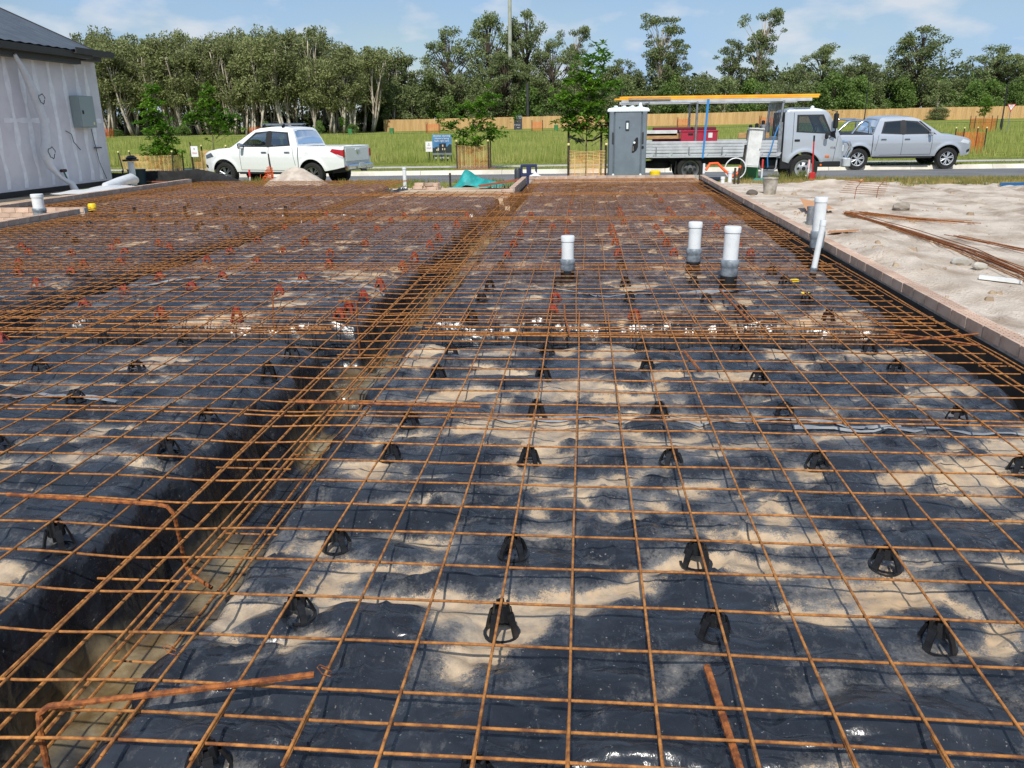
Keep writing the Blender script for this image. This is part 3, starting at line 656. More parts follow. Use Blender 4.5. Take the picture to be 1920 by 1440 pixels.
# ------------------------------------------------------------------ bar chairs
def chair_meshes(m):
    r_ = []
    ring = MB(); nn = 20
    for i in range(nn):
        a0, a1 = 2*PI*i/nn, 2*PI*(i+1)/nn
        sec = [(.045, 0), (.0545, 0), (.0545, .005), (.045, .006)]
        vs = [(r*math.cos(a), r*math.sin(a), z) for a in (a0, a1) for r, z in sec]
        ring.add(vs, [(0, 4, 5, 1), (1, 5, 6, 2), (2, 6, 7, 3), (3, 7, 4, 0)])
    leg = MB()
    pr = [(.0495, .002, .0095), (.041, .036, .0095), (.029, .070, .0115)]
    for i in range(2):
        (ra, za, wa), (rb_, zb_, wb) = pr[i], pr[i+1]
        vs = []
        for r, z, w_ in ((ra, za, wa), (rb_, zb_, wb)): vs += [(r-.004, -w_, z), (r+.004, -w_, z), (r+.004, w_, z), (r-.004, w_, z)]
        leg.add(vs, [(0, 1, 5, 4), (1, 2, 6, 5), (2, 3, 7, 6), (3, 0, 4, 7)])
    sad = MB(); n_ = 12
    for i in range(n_):                                    # open collar with four slots for the bars
        a0, a1 = 2*PI*i/n_, 2*PI*(i+1)/n_; hgt = .082 if i % 3 == 1 else .094
        vs = [(r*math.cos(a), r*math.sin(a), z) for a in (a0, a1) for r, z in ((.020, .052), (.0290, .048), (.0235, hgt), (.0175, hgt))]
        sad.add(vs, [(0, 4, 5, 1), (1, 5, 6, 2), (2, 6, 7, 3), (3, 7, 4, 0), (0, 1, 2, 3), (7, 6, 5, 4)])
    out_ = []
    for b, nm in ((ring, 'base_ring'), (leg, 'leg'), (sad, 'saddle')):
        me = b.mesh(nm); me.materials.append(m); out_.append(me)
    return out_
CM = {'black': chair_meshes(blackp), 'red': chair_meshes(redp)}
cols = {}
def column_of(x):
    for nm, c in (('first column right of the long trench', -.8), ('second column right of the long trench', -.2), ('third column right of the long trench', .45), ('fourth column right of the long trench', 1.15), ('fifth column right of the long trench', 1.9),
                  ('first column left of the long trench', -1.9), ('second column left of the long trench', -2.65), ('third column left of the long trench', -3.35), ('fourth column left of the long trench', -4.05)):
        if abs(x-c) < .36: return nm
    return None
for x, y, c in sorted([(x, y, 'black') for x, y in BLK]+[(x, y, 'red') for x, y in RED], key=lambda t: t[1]):
    cn = column_of(x)
    if cn:
        k = cols[cn] = cols.get(cn, 0)+1
        lb = '%s bar chair, %s from the camera, %s' % (c, ORD[min(k, 20)], cn); gp = None
    else: lb = 'small %s bar chair among the rows on the far left pad' % c; gp = '%s bar chairs on the far left pad' % c
    if -4.9 < x < -4.15: x = -4.9 if x < -4.52 else -4.12
    if -1.75 < x < -1.1: x = -1.8
    if 3.0 < y < 3.6: y = 2.92 if y < 3.28 else 3.66
    hz = float(H(x, y)); top = float(zmesh(x, y))
    o = thing('bar_chair', lb, 'bar chair', (x, y, hz-.001), rm.uniform(-.3, .3)+PI/4*0, gp or '%s bar chairs under the mesh' % c)
    s = max(.6, (top-.009-hz)/.085); o.scale = (1.0, 1.0, s)
    ring, leg, sad = CM[c]
    ob('base_ring', ring, None, o)
    for q in range(4): ob('leg', leg, None, o, rz=PI/2*q+PI/4 or .0001)
    ob('saddle', sad, None, o)

# ------------------------------------------------------------------ plumbing pipes through the slab
def pipe(label, x, y, r, h, lean=(0, 0), capd=True, wrap=.42, z0=None):
    z = max(float(H(x, y)), -.10)-.01 if z0 is None else z0
    o = thing('drain_pipe', label, 'pipe', (x, y, z))
    o.rotation_euler = (lean[1], lean[0], 0)
    h = h+.02
    pr = [(r, wrap*h), (r, h-.05), (r*1.09, h-.05), (r*1.09, h-.006), (r*1.03, h)] if capd else [(r, wrap*h), (r, h)]
    smooth(MB().lathe(pr, 24).build('pipe_body', pvc, o))
    jag = [(r*1.10, wrap*h*.50), (r*1.17, wrap*h*.56), (r*1.12, wrap*h*.78), (r*1.13, wrap*h*.84), (r*1.2, wrap*h*.88), (r*1.2, wrap*h*1.10), (r*1.04, wrap*h*1.14)]
    smooth(MB().lathe(jag, 20).build('tape_wrap', tape, o), 60)
    smooth(MB().lathe([(r*1.08, -.02), (r*1.12, .01), (r*1.1, wrap*h*.55)], 20).build('foam_sleeve', foam, o))
    return o
pipe('shortest white capped pipe, standing alone near the middle of the slab', -.122, 5.309, .057, .38)
pipe('white capped pipe left of the tallest near pipe', 1.074, 5.70, .06, .45)
pipe('thick white capped pipe nearest the camera', 1.272, 4.91, .065, .51, (.02, 0))
pipe('tallest white capped pipe against the long brick edge', 2.48, 6.69, .062, .64, z0=-.12)
pipe('slim white pipe leaning beside the brick edge', 2.10, 5.36, .026, .50, (.10, 0), wrap=.16)
pipe('white pipe with grey sleeve at the left frame edge', -8.53, 10.19, .085, .42, wrap=.45)
smooth(tag(MB().lathe([(.05, -.14), (.05, .10), (.056, .10), (.056, .14)], 18, (3.24, 9.9, 0)).build('drain_stub', galv), 'short grey pipe stub in the sand behind the tallest pipe', 'pipe'))
yel = mat('yellow_cap_plastic', S(240, 205, 30), .4)
tag(MB().bb((1.86, 5.02, -.03), (.07, .05, .025), .006, .3).build('yellow_tag', yel), 'small yellow tag on the mesh near the leaning slim pipe', 'tag')
tag(MB().bb((1.83, 4.52, -.045), (.08, .05, .02), .006, -.2).build('yellow_tag', yel), 'small yellow tag on the membrane fold', 'tag')
smooth(tag(MB().lathe([(.07, -.06), (.07, .04), (.055, .06)], 14, (-8.62, 11.76, 0)).build('yellow_marker', yel), 'yellow marker near the brick step at the left', 'marker'))

# ------------------------------------------------------------------ neighbouring house
hs = thing('rendered_house', 'unfinished grey rendered house with dark metal roof at the left', 'house', (-12.7, 12, -.12))
def hp(mb, name, m, parent=hs, **k):
    mb.v = [(x+12.7, y-12, z+.12) for x, y, z in mb.v]; return mb.build(name, m, parent, **k)
render_m = mat('render_board', S(226, 223, 225), .9, c2=S(214, 210, 214), scale=1.5, bump=.002, bscale=40)
plaster = mat('joint_plaster', S(250, 250, 250), .9, c2=S(236, 234, 237), scale=7, lo=.35, hi=.6)
hp(MB().prism([(-12.7, 0), (-20, 0), (-20, 19.5-12), (-12.7, 19.5-12)], 0, 0) if False else MB().box((-12.8, 11.75, 1.52), (.2, 15.5, 3.04)), 'wall', render_m)
hp(MB().box((-16.3, 19.4, 1.52), (6.8, .2, 3.04)), 'wall', render_m)
hp(MB().prism([(-12.9, 3.04), (-17.9, 5.25), (-19.7, 3.04)], 19.31, 19.49, 'y'), 'gable_wall', render_m)
base = mat('black_damp_course', S(30, 30, 33), .6)
hp(MB().box((-12.79, 11.75, -.06), (.2, 15.5, .118)), 'damp_course', base)
rj = random.Random(2)
def band(y, z0, z1, w0, vert=True):
    G = []; nn = 14
    for i in range(nn+1):
        z = z0+(z1-z0)*i/nn; wd = w0*(.6+.9*float(vn(i*.8, y*3, 2)))
        if vert: G.append([(-12.697, y-wd/2+.03*math.sin(i), z), (-12.694, y, z), (-12.697, y+wd/2+.03*math.sin(i*1.3), z)])
        else: G.append([(-12.6965, z, y-wd/2), (-12.6935, z, y), (-12.6965, z, y+wd/2)])
    return MB().grid(G)
for y in (9.5, 10.3, 11.1, 11.9, 12.6, 13.3, 14.05, 14.75, 15.35, 15.95, 16.45, 16.95, 17.5, 18.05, 18.6, 19.0):
    hp(band(y, .05, 2.85, .13), 'plaster_joint', plaster)
for z0, z1 in ((13.4, 14.3), (15.6, 17.2), (18.9, 19.4)): hp(band(1.52, z0, z1, .09, False), 'plaster_joint', plaster)
roofm = mat('roof_sheet', S(88, 94, 99), .45, metal=.2, c2=S(78, 84, 90), scale=2)
fasc = mat('fascia', S(52, 50, 52), .5)
px_ = math.tan(R(24)); 
rf = MB(); G = []
for i in range(0, 17*6+1):
    y = 2.4+i/6; e = .022 if i % 2 else 0
    G.append([(-12.42, y, 3.16+e), (-15, y, 3.16+2.58*px_+e), (-18, y, 3.16+5.58*px_+e)])
rf.grid(G)
o = hp(rf, 'roof', roofm)
hp(MB().grid([[(x, y, z-.03) for x, y, z in r] for r in (G[0], G[-1])]), 'roof_underside', fasc)
hp(MB().prism([(-12.42, 3.10), (-12.42, 3.18), (-18, 3.20+5.58*px_), (-18, 3.10+5.58*px_)], 19.40, 19.44, 'y'), 'verge_trim', fasc)
hp(MB().prism([(-12.44, 2.98), (-12.28, 2.98), (-12.27, 3.12), (-12.30, 3.12), (-12.31, 3.01), (-12.42, 3.01), (-12.42, 3.14), (-12.44, 3.14)], 2.4, 18.75, 'y'), 'gutter', fasc)
hp(MB().box((-12.56, 10.4, 2.93), (.2, 16.2, .16)), 'fascia_board', fasc)
hp(MB().prism([(-12.40, 3.06), (-12.20, 3.06), (-12.19, 3.20), (-12.22, 3.20), (-12.23, 3.09), (-12.40, 3.09)], 17.95, 19.62, 'y'), 'gutter', fasc)
hp(MB().box((-12.58, 19.1, 3.02), (.22, .72, .12)), 'fascia_board', fasc)
mbx = thing('meter_box', 'grey metal meter box fixed to the rendered house wall', 'meter box', (-12.69, 18.46, 1.35))
gm_ = mat('meter_box_grey', S(146, 160, 158), .5)
smooth(MB().bb((.11, 0, .38), (.22, .66, .76), .008).build('casing', gm_, mbx)); MB().bb((.226, 0, .38), (.012, .62, .72), .005).build('door', gm_, mbx)
MB().bb((.24, -.22, .37), (.03, .05, .09), .01).build('latch', blackp, mbx)
MB().bb((.234, .2, .1), (.004, .06, .06), .001).build('sticker', capm, mbx)
tag(MB().tube([(-12.68, 18.85, 1.33), (-12.66, 18.88, .9), (-12.66, 18.95, .5), (-12.65, 19.15, .05)], .008, 6).build('cable', blackp), 'thin black cable hanging from the meter box', 'cable')
tag(MB().tube([(-12.68, 17.75, 1.28), (-12.64, 17.9, 1.2), (-12.65, 17.95, 1.02), (-12.66, 18.2, .82)], .009, 6).build('cable', blackp), 'short black cable curling from the house wall below the meter box', 'cable')
tag(MB().bb((-12.64, 18.95, .85), (.06, .3, .03), .01).build('wall_bracket', fasc), 'small dark bracket on the house wall below the meter box', 'bracket')
whites = mat('white_film', S(240, 242, 244), .45, c2=S(232, 235, 238), scale=9, bump=.0008, bscale=30, trans=.25)
slv = [(-12.45, 16.0, 2.9), (-12.45, 16.2, 2.6), (-12.42, 16.4, 2.1), (-12.4, 16.55, 1.5), (-12.42, 16.52, 1.1), (-12.45, 16.45, .78), (-12.42, 16.5, .5), (-12.35, 16.75, .22), (-12.25, 16.95, .08), (-12.2, 17.0, -.15)]
sl_ = thing('downpipe_sleeve', 'white plastic sleeve hanging from the house gutter to the ground', 'sleeve', (0, 0, 0))
smooth(MB().tube(slv, [.04, .07, .10, .09, .10, .125, .09, .04, .07, .10], 12).build('sleeve', whites, sl_), 80)
inkm = mat('ink', S(40, 44, 46), .7)
for (x, y, z, s) in ((-12.27, 16.42, 1.98, .10), (-12.26, 16.42, .80, .12)):
    MB().tube([(x, y+s*math.cos(a)*(1+.2*math.sin(3*a)), z+s*math.sin(a)*(1+.2*math.cos(5*a))) for a in np.linspace(0, 6.1, 16)], .009, 5).build('printed_mark', inkm, sl_)
tl = thing('mallet', 'green handled mallet leaning upright at the house wall', 'tool', (-12.45, 17.28, -.14))
MB().tube([(0, 0, 0), (-.12, -.06, .48)], .018, 8).build('handle', mat('green_handle', S(20, 110, 84), .5), tl); MB().bb((-.125, -.06, .50), (.08, .2, .07), .015).build('head', mat('brown_head', S(70, 44, 34), .7), tl)
ds = thing('downpipe_stub', 'white stub pipe with black cap at the house corner', 'pipe', (-12.25, 19.75, -.16))
smooth(MB().lathe([(.085, 0), (.085, .62)], 18).build('pipe_body', pvc, ds)); MB().bb((0, 0, .66), (.32, .3, .05), .01).build('cap', blackp, ds); smooth(MB().lathe([(.12, .68), (.15, .72), (.08, .78)], 10, (.03, 0, 0)).build('cap_bundle', blackp, ds))
smooth(tag(MB().lathe([(.2, 0), (.24, .42), (.26, .44)], 20, (-12.4, 20.25, -.2)).build('blue_tub', mat('blue_tub', S(34, 58, 84), .5)), 'dark blue tub behind the stub pipe at the house corner', 'tub'))
o = MB().tube([(-11.75, 18.95, .02), (-11.72, 18.7, .08), (-11.78, 18.2, .02), (-11.8, 17.6, -.04)], [.10, .13, .12, .09], 12).build('wrapped_pipe', whites); smooth(tag(o, 'white wrapped pipe end lying beside the brick edge', 'pipe'), 70)
G = [[(-11.95+.9*v+.1*math.sin(u*5), 15.6+2.5*u, -.09+.07*float(vn(u*5, v*5, 5))+.05*math.sin(u*PI)*math.sin(v*PI)) for v in np.linspace(0, 1, 8)] for u in np.linspace(0, 1, 18)]
smooth(tag(MB().grid(G).build('white_sheet', whites), 'crumpled white plastic sheet on the ground beside the house', 'sheet'), 70)

# ------------------------------------------------------------------ portable toilet
tz = -.265
to = thing('portable_toilet', 'dark grey portable toilet with white roof on the near verge', 'portable toilet', (1.185, 21.55, tz))
tg = mat('toilet_grey', S(112, 124, 134), .55, c2=S(104, 115, 125), scale=3); tdk = mat('toilet_dark', S(50, 56, 62), .55); twt = mat('toilet_white', S(226, 236, 240), .5)
W2 = .51
MB().bb((0, .02, .94), (1.0, 1.02, 1.88), .03).build('wall', tg, to)
for sx_ in (-1, 1):
    MB().bb((sx_*.44, -.52, .94), (.13, .07, 1.88), .02).build('corner_post', tg, to)
    MB().bb((sx_*.40, -.565, 1.18), (.05, .02, .30), .008).build('recess', tdk, to)
    smooth(MB().lathe([(.03, -.005), (.03, .006)], 12, (sx_*.37, -.56, .22), 'y').build('bolt_cap', twt, to))
MB().bb((0, -.51, .96), (.72, .05, 1.80), .02).build('door', tg, to)
MB().bb((-.02, -.545, 1.50), (.10, .02, .26), .01).build('door_window', tdk, to); MB().bb((-.02, -.557, 1.49), (.055, .012, .16), .01).build('window_pane', twt, to)
dk = [(x, z) for x, z in [(.26, 1.20), (.28, 1.16), (.28, .95), (.24, .86), (.17, .80), (.12, .80), (.13, .98), (.17, 1.10), (.22, 1.18)]]
MB().prism(dk, -.545, -.530, 'y').build('lock_plate', blackp, to); smooth(MB().lathe([(.03, -.012), (.03, .01)], 14, (.18, -.552, 1.06), 'y').build('lock_indicator', twt, to)); MB().bb((.15, -.56, .90), (.04, .03, .13), .01).build('handle', chrome, to)
smooth(MB().lathe([(.034, -.01), (.034, .01)], 12, (.405, -.565, .94), 'y').build('hinge_cap', blackp, to))
for k in range(9): MB().box((-.17+.043*k, -.538, .085), (.024, .02, .05)).build('vent_slot', blackp, to)
rfm = MB(); prof = [(.555, 1.86), (.56, 1.90), (.52, 1.95), (.36, 1.98)]
rfm.add([(sx_*a, sy_*a, z) for a, z in prof for sx_, sy_ in ((-1, -1), (1, -1), (1, 1), (-1, 1))], [(i*4+j, i*4+(j+1) % 4, i*4+4+(j+1) % 4, i*4+4+j) for i in range(3) for j in range(4)]+[(12, 13, 14, 15), (3, 2, 1, 0)])
rfo = rfm.build('roof', twt, to)
for k in range(4): MB().bb((-.33+.22*k, 0, 1.985), (.10, .95, .06), .02).build('roof_rib', twt, rfo)
smooth(MB().lathe([(.04, 1.98), (.04, 2.10)], 12, (.36, .2, 0)).build('vent_pipe', twt, rfo))

# ------------------------------------------------------------------ service pillar, boxes, pipes at the far right corner
gp = thing('service_pillar', 'green electrical service pillar behind the white meter box', 'service pillar', (4.57, 21.55, -.27))
gmx = mat('pillar_green', S(58, 118, 66), .5); MB().bb((0, 0, .3), (.44, .34, .60), .02).build('body', gmx, gp); MB().bb((0, 0, .02), (.50, .40, .05), .01).build('plinth', gmx, gp)
wb = thing('meter_box', 'tilted white meter box mounted on a dark post at the verge', 'meter box', (4.48, 21.0, -.2)); wb.rotation_euler = (0, R(4), 0)
MB().bb((0, 0, .82), (.36, .2, .98), .012).build('casing', whitepl, wb); MB().bb((.02, -.106, .82), (.30, .012, .90), .004).build('door', whitepl, wb); MB().bb((0, -.02, 1.32), (.40, .26, .03), .01).build('hood', whitepl, wb)
MB().bb((-.21, .04, .35), (.05, .07, 1.1), .008).build('post', stakem, wb); MB().bb((.15, -.115, .8), (.02, .015, .05), .004).build('latch', blackp, wb)
for (x, y, r_, z1, lb) in ((3.80, 20.0, .055, .09, 'taller white drain pipe stub behind the far right slab corner'), (3.58, 19.75, .05, -.04, 'low white drain pipe stub behind the far right slab corner')):
    smooth(tag(MB().lathe([(r_, -.25), (r_, z1-.06), (r_*1.15, z1-.06), (r_*1.15, z1)], 16, (x, y, 0)).build('drain_pipe', pvc), lb, 'pipe'))
o = thing('stake', 'white plastic stake at the far right corner of the brick edge', 'stake', (3.12, 20.0, -.25)); MB().lathe([(.028, 0), (.03, .53)], 10).build('shaft', pvc, o); MB().lathe([(.035, .14), (.035, .28)], 10).build('band', tape, o)
org = mat('orange_conduit', S(236, 92, 32), .45)
smooth(tag(MB().tube([(3.2, 20.2, .10), (3.3, 20.25, .26), (3.5, 20.3, .27), (3.7, 20.25, .08), (3.9, 20.2, -.06), (4.05, 20.25, .02), (4.1, 20.3, .2)], .035, 10).build('orange_conduit', org), 'orange flexible conduit arching beside the toilet and pipes', 'conduit'))
smooth(tag(MB().tube([(4.0+.27*math.cos(a), 20.45, .12+.27*math.sin(a)) for a in np.linspace(0, 2*PI, 25)], .014, 8, cap=False).build('white_hose', pvc), 'coil of white hose beside the green service pillar', 'hose'))
for x, lb in ((3.78, 'left of the two black posts by the pipe stubs'), (3.88, 'right of the two black posts by the pipe stubs')):
    tag(MB().bb((x, 19.2, -.02), (.05, .05, .45), .008).build('black_post', stakem), lb, 'post')
yd = thing('yellow_drum', 'small yellow lidded drum beside the portable toilet', 'drum', (2.0, 21.6, -.27)); smooth(MB().lathe([(.13, 0), (.14, .18)], 16).build('drum_body', blackp, yd)); smooth(MB().lathe([(.15, .18), (.15, .27), (.10, .30)], 16).build('lid', yel, yd))
sh = thing('shovel', 'red handled shovel standing before the truck cab', 'shovel', (6.14, 21.0, -.27)); MB().tube([(0, 0, 0), (-.04, 0, 1.05)], .02, 8).build('shaft', mat('red_handle', S(190, 40, 40), .5), sh); MB().tube([(-.04, 0, 1.05), (-.045, 0, 1.2)], .024, 8).build('grip', blackp, sh); MB().bb((.0, 0, .12), (.16, .04, .26), .02).build('blade', MATS['red_handle'], sh)
def rw_stake(label, x, y, z0, z1, red_first=True, h2=None):
    o = thing('survey_stake', label, 'stake', (x, y, z0)); h = z1-z0
    MB().bb((0, 0, h*.3), (.045, .03, h*.6), .004).build('shaft', whitepl, o); MB().bb((0, 0, h*.8), (.046, .031, h*.4), .004).build('painted_top', mat('pink_red', S(206, 60, 56), .6) if red_first else mat('pale_pink', S(232, 190, 196), .6), o)
rw_stake('red topped white stake beside the white meter box', 4.85, 21.2, -.28, .32)
rw_stake('pale pink stake beside the truck front wheel', 6.08, 21.2, -.28, .30, False)
rw_stake('thin red topped stake before the white utility', -9.06, 20.0, -.28, .22)
teal = mat('teal_cloth', S(20, 128, 126), .5, c2=S(36, 158, 156), scale=5, bump=.01, bscale=14)
def heap(label, name, c, rx_, ry_, h, m, seed, n_=22, pw=1.0, nz=.35, cat='heap'):
    G = []
    for i in range(n_+1):
        rr = i/n_; row = []
        for j in range(33):
            a = 2*PI*j/32; x = rr*math.cos(a); y = rr*math.sin(a)
            z = h*(1-rr)**pw*(1+nz*(float(fbm(x*2.2+seed, y*2.2, seed))-.5)*2)+.14*h*(float(fbm(x*7+seed, y*7, seed+2))-.5)*(1-rr)
            row.append((c[0]+x*rx_*(1+.15*math.sin(3*a+seed)), c[1]+y*ry_, c[2]+z))
        G.append(row)
    return smooth(tag(MB().grid(G).build(name, m), label, cat), 80)
heap('crumpled teal cloth heap between the pillar and bucket', 'teal_cloth', (4.82, 20.9, -.3), .34, .3, .22, teal, 4, 14, .7, .9, 'cloth')
bk = thing('bucket', 'dirty white bucket standing on the sand', 'bucket', (3.86, 15.5, float(sand_top(3.86, 15.5))-.01))
bkm = mat('dirty_bucket', S(178, 172, 160), .8, c2=S(140, 132, 120), scale=7)
smooth(MB().lathe([(.12, 0), (.15, .32), (.16, .32), (.16, .35), (.145, .35), (.14, .30)], 24, cap=False).build('bucket_body', bkm, bk)); smooth(MB().lathe([(.146, .30), (.02, .295)], 24, cap=False).build('slurry', mat('slurry', S(205, 200, 188), .9), bk))
def lay(name, label, cat, p, q, w_, h_, m):
    p = Vector(p); q = Vector(q); d = q-p; c = (p+q)/2; mt = d.to_track_quat('X', 'Z').to_matrix()
    return tag(MB().box(c, (d.length, w_, h_), mtx=mt).build(name, m), label, cat)
def sp(x, y, dz=.02): return (x, y, float(sand_top(x, y))+dz)
lay('timber_length', 'long round timber lying on the sand beside the dry grass', 'timber', sp(5.35, 19.0, .03), sp(6.14, 16.9, .05), .08, .06, timber)
lay('white_board', 'short white board offcut lying on the sand by the rebar', 'board', sp(3.62, 5.50, .02), sp(3.92, 5.34, .02), .07, .03, whitepl)
lay('blue_tube', 'upper blue plastic length lying at the right frame edge', 'tube', sp(9.45, 17.7, .06), sp(10.6, 16.9, .06), .09, .06, mat('blue_plastic', S(24, 96, 150), .4))
card = mat('cardboard', S(190, 140, 100), .85)
G = [[(3.55+.42*u+.1*v, 11.3+.9*v, float(sand_top(3.6, 11.5))+.05+.12*v*(1-u)+.03*u) for v in (0, .5, 1)] for u in (0, .5, 1)]
tag(MB().grid(G).build('cardboard_sheet', card), 'bent brown cardboard on the sand behind the tallest pipe', 'cardboard')
lay('brick_tile', 'flat orange tile offcut in the sand beside the brick edge', 'tile', sp(3.2, 8.75, .03), sp(3.45, 8.5, .03), .12, .02, card)
def lump(label, c, r_, seed, m=None):
    import bmesh
    b = bmesh.new(); bmesh.ops.create_icosphere(b, subdivisions=2, radius=r_)
    for v in b.verts: v.co *= .7+.55*float(vn(v.co.x/r_*1.6+seed, v.co.y/r_*1.6+v.co.z/r_, seed)); v.co.z *= .6
    me = bpy.data.meshes.new('rubble'); b.to_mesh(me); b.free(); o = ob('rubble_lump', me, m or concrete, None, c); return tag(o, label, 'rubble')
lump('pale concrete lump under the rebar bundle', sp(3.78, 6.3, .02), .10, 1); lump('smaller pale concrete lump beside the rebar bundle', sp(3.86, 6.02, .02), .07, 2)
lump('grey rubble block on the sand mound', sp(5.1, 11.6, .05), .14, 3, mat('grey_rubble', S(150, 140, 128), .95)); lump('dark rubble lump beside the bucket', sp(3.45, 15.2, .03), .12, 5, mat('dark_rubble', S(96, 88, 80), .95))
def bundle(label, pts, n_, spread, seed, r_=.006):
    rr = random.Random(seed); o = thing('rebar_bundle', label, 'rebar bundle', (0, 0, 0))
    for k in range(n_):
        ox, oz = rr.gauss(0, spread), abs(rr.gauss(0, spread*.35)); sw = rr.uniform(-.05, .05); t0 = rr.uniform(-.06, .02)
        P = []
        for i, p in enumerate(pts):
            f = i/(len(pts)-1); P.append((p[0]+ox*(1+.8*math.sin(f*5+k))+sw*f, p[1]+rr.uniform(-.01, .01)+t0*(1 if i in (0, len(pts)-1) else 0), p[2]+oz))
        Q = []
        for a, b in zip(P[:-1], P[1:]): Q += [Vector(a).lerp(Vector(b), t_/3) for t_ in range(3)]
        Q.append(Vector(P[-1])); MB().tube(Q, r_, 5).build('bar', rust_dark if rr.random() < .6 else rust, o)
    return o
bundle('long bundle of rusty rebar lying on the sand', [sp(4.03, 11.0), sp(4.25, 9.0), sp(4.16, 7.1), sp(4.02, 5.5), sp(3.85, 3.6)], 12, .06, 1, .0052)
bundle('thinner rebar bundle ending in a block behind the long bundle', [sp(4.1, 10.9), sp(4.65, 9.95), sp(5.3, 9.5)], 7, .05, 2, .0052)
bundle('short rebar lengths in the sand at the right frame edge', [sp(4.62, 8.35), sp(4.85, 7.2), sp(5.1, 6.2)], 5, .07, 3, .0052)
oc = thing('mesh_offcut', 'small bent rusty mesh offcut standing on the sand mound', 'mesh offcut', sp(4.85, 12.9, .02))
for k in range(7): MB().tube([(-.35+.02*k, -.02*k, .10+.035*k), (.45+.01*k, .1, .04+.035*k)], .004, 5).build('bar', rust_dark, oc)
for x in (-.12, .25): MB().tube([(x, -.1, -.05), (x+.05, 0, .18), (x+.2, .05, .36)], .006, 5).build('bar', rust_dark, oc)

# ------------------------------------------------------------------ left verge: heap, tarp, bricks, sediment fence
heap('cone of pale sand before the white utility', 'sand_heap', (-7.75, 20.0, -.32), .98, .75, .70, mat('heap_sand', S(198, 186, 172), .95, c2=S(172, 158, 144), scale=4, bump=.01, bscale=30), 9, 26, .9, .18, 'sand heap')
blk_fab = mat('black_fabric', S(26, 26, 28), .75, c2=S(44, 44, 46), scale=5)
sf = thing('sediment_fence', 'sagging black sediment fence before the white utility', 'sediment fence', (0, 0, 0))
tops = [(-15.5, 21.6, .12), (-13.2, 20.9, .10), (-12.2, 20.7, .17), (-11.4, 20.6, .16), (-10.75, 20.55, .22), (-10.2, 20.4, .12), (-9.6, 20.2, -.02), (-9.0, 20.0, -.2)]
G = [[(x, y-.05*v+.02*math.sin(x*9+v*4), z*(1-v)-.30*v+.03*math.sin(x*7)*v*(1-v)) for x, y, z in tops] for v in np.linspace(0, 1, 6)]
smooth(MB().grid(G).build('fabric', blk_fab, sf), 60)
for x, y, z in tops[1:6:2]: MB().bb((x, y+.03, z/2-.12), (.035, .035, z+.4), .004).build('stake', stakem, sf)
lay('timber_plank', 'thin brown plank lying along the black sediment fence', 'plank', (-13.4, 20.55, -.10), (-9.6, 19.95, -.12), .05, .03, mat('red_timber', S(140, 84, 62), .8))
G = [[(-11.0+2.2*u, 20.0-.55*u+.5*v, -.20+.12*(1-u)+.06*float(vn(u*6, v*4, 3))) for v in np.linspace(0, 1, 5)] for u in np.linspace(0, 1, 12)]
smooth(tag(MB().grid(G).build('black_sheet', mat('shiny_black_sheet', S(34, 34, 38), .3)), 'loose black plastic sheet slumped at the end of the sediment fence', 'sheet'), 70)
sp_ = thing('star_picket', 'dark star picket wrapped in torn orange mesh before the white utility', 'picket', (-8.5, 20.25, -.3)); MB().tube([(.0, 0, 0), (-.08, 0, .92)], .02, 6).build('post', stakem, sp_)
mo = MB(); rj = random.Random(8)
for k in range(26):
    z = .05+.02*k; wd = .34*(1-k/30)
    mo.tube([(-.12-wd*rj.uniform(.6, 1), rj.uniform(-.05, .05), z+rj.uniform(-.02, .02)), (-.1, rj.uniform(-.08, .02), z+.03), (.0+wd*.1, 0, z)], .007, 4)
for k in range(7): mo.tube([(-.42+.07*k, 0, .02), (-.36+.06*k, rj.uniform(-.05, .05), .3+rj.uniform(0, .2))], .007, 4)
mo.build('torn_mesh', orangep, sp_)
smooth(tag(MB().lathe([(.05, -.28), (.05, .22), (.06, .22), (.06, .27)], 16, (-4.67, 19.5, 0)).build('white_post', pvc), 'lone white pipe post standing before the road', 'post'))
tag(MB().bb((-3.45, 19.4, -.1), (.05, .05, .44), .006).build('dark_post', stakem), 'short dark post beside the teal tarp', 'post')
k0 = 0
for (x, y, z, rz) in ((-4.10, 18.35, 0, .1), (-3.84, 18.38, 0, .05), (-4.06, 18.36, .078, -.06), (-3.80, 18.34, .078, .6), (-3.58, 18.22, 0, 1.4), (-3.60, 18.25, .078, 1.45), (-3.70, 18.0, 0, .2)):
    b = ob('loose_brick', BP, None, None, (x, y, -.17+z), rz); tag(b, 'loose brick in the small stack beside the white post', 'brick', 'loose bricks stacked by the white post')
for (x, y, z, rz) in ((-1.62, 14.55, 0, .3), (-1.72, 14.75, 0, 1.2), (-1.55, 14.9, .078, .2)):
    b = ob('loose_brick', BP, None, None, (x, y, -.08+z), rz); tag(b, 'loose brick at the end of the short brick return', 'brick', 'loose bricks by the brick return')
G = []
for u in np.linspace(0, 1, 34):
    hgt = .14*math.exp(-((u-.27)/.10)**2)+(.34*(1-(u-.27)/.80) if u > .27 else .34*math.exp(-((u-.27)/.09)**2)+.05)
    row = []
    for v in np.linspace(-1, 1, 17):
        z = -.29+hgt*(1-abs(v+.15*math.sin(u*6))**1.3)*.95+.05*float(vn(u*11, v*4, 6))*(hgt+.1)
        row.append((-3.55+1.85*u+.05*math.sin(v*5+u*3), 19.75+v*(.45-.2*u)+.1*math.sin(u*7), max(z, -.30)))
    G.append(row)
smooth(tag(MB().grid(G).build('teal_tarp', teal), 'crumpled teal tarp draped on the ground before the road', 'tarp'), 60)
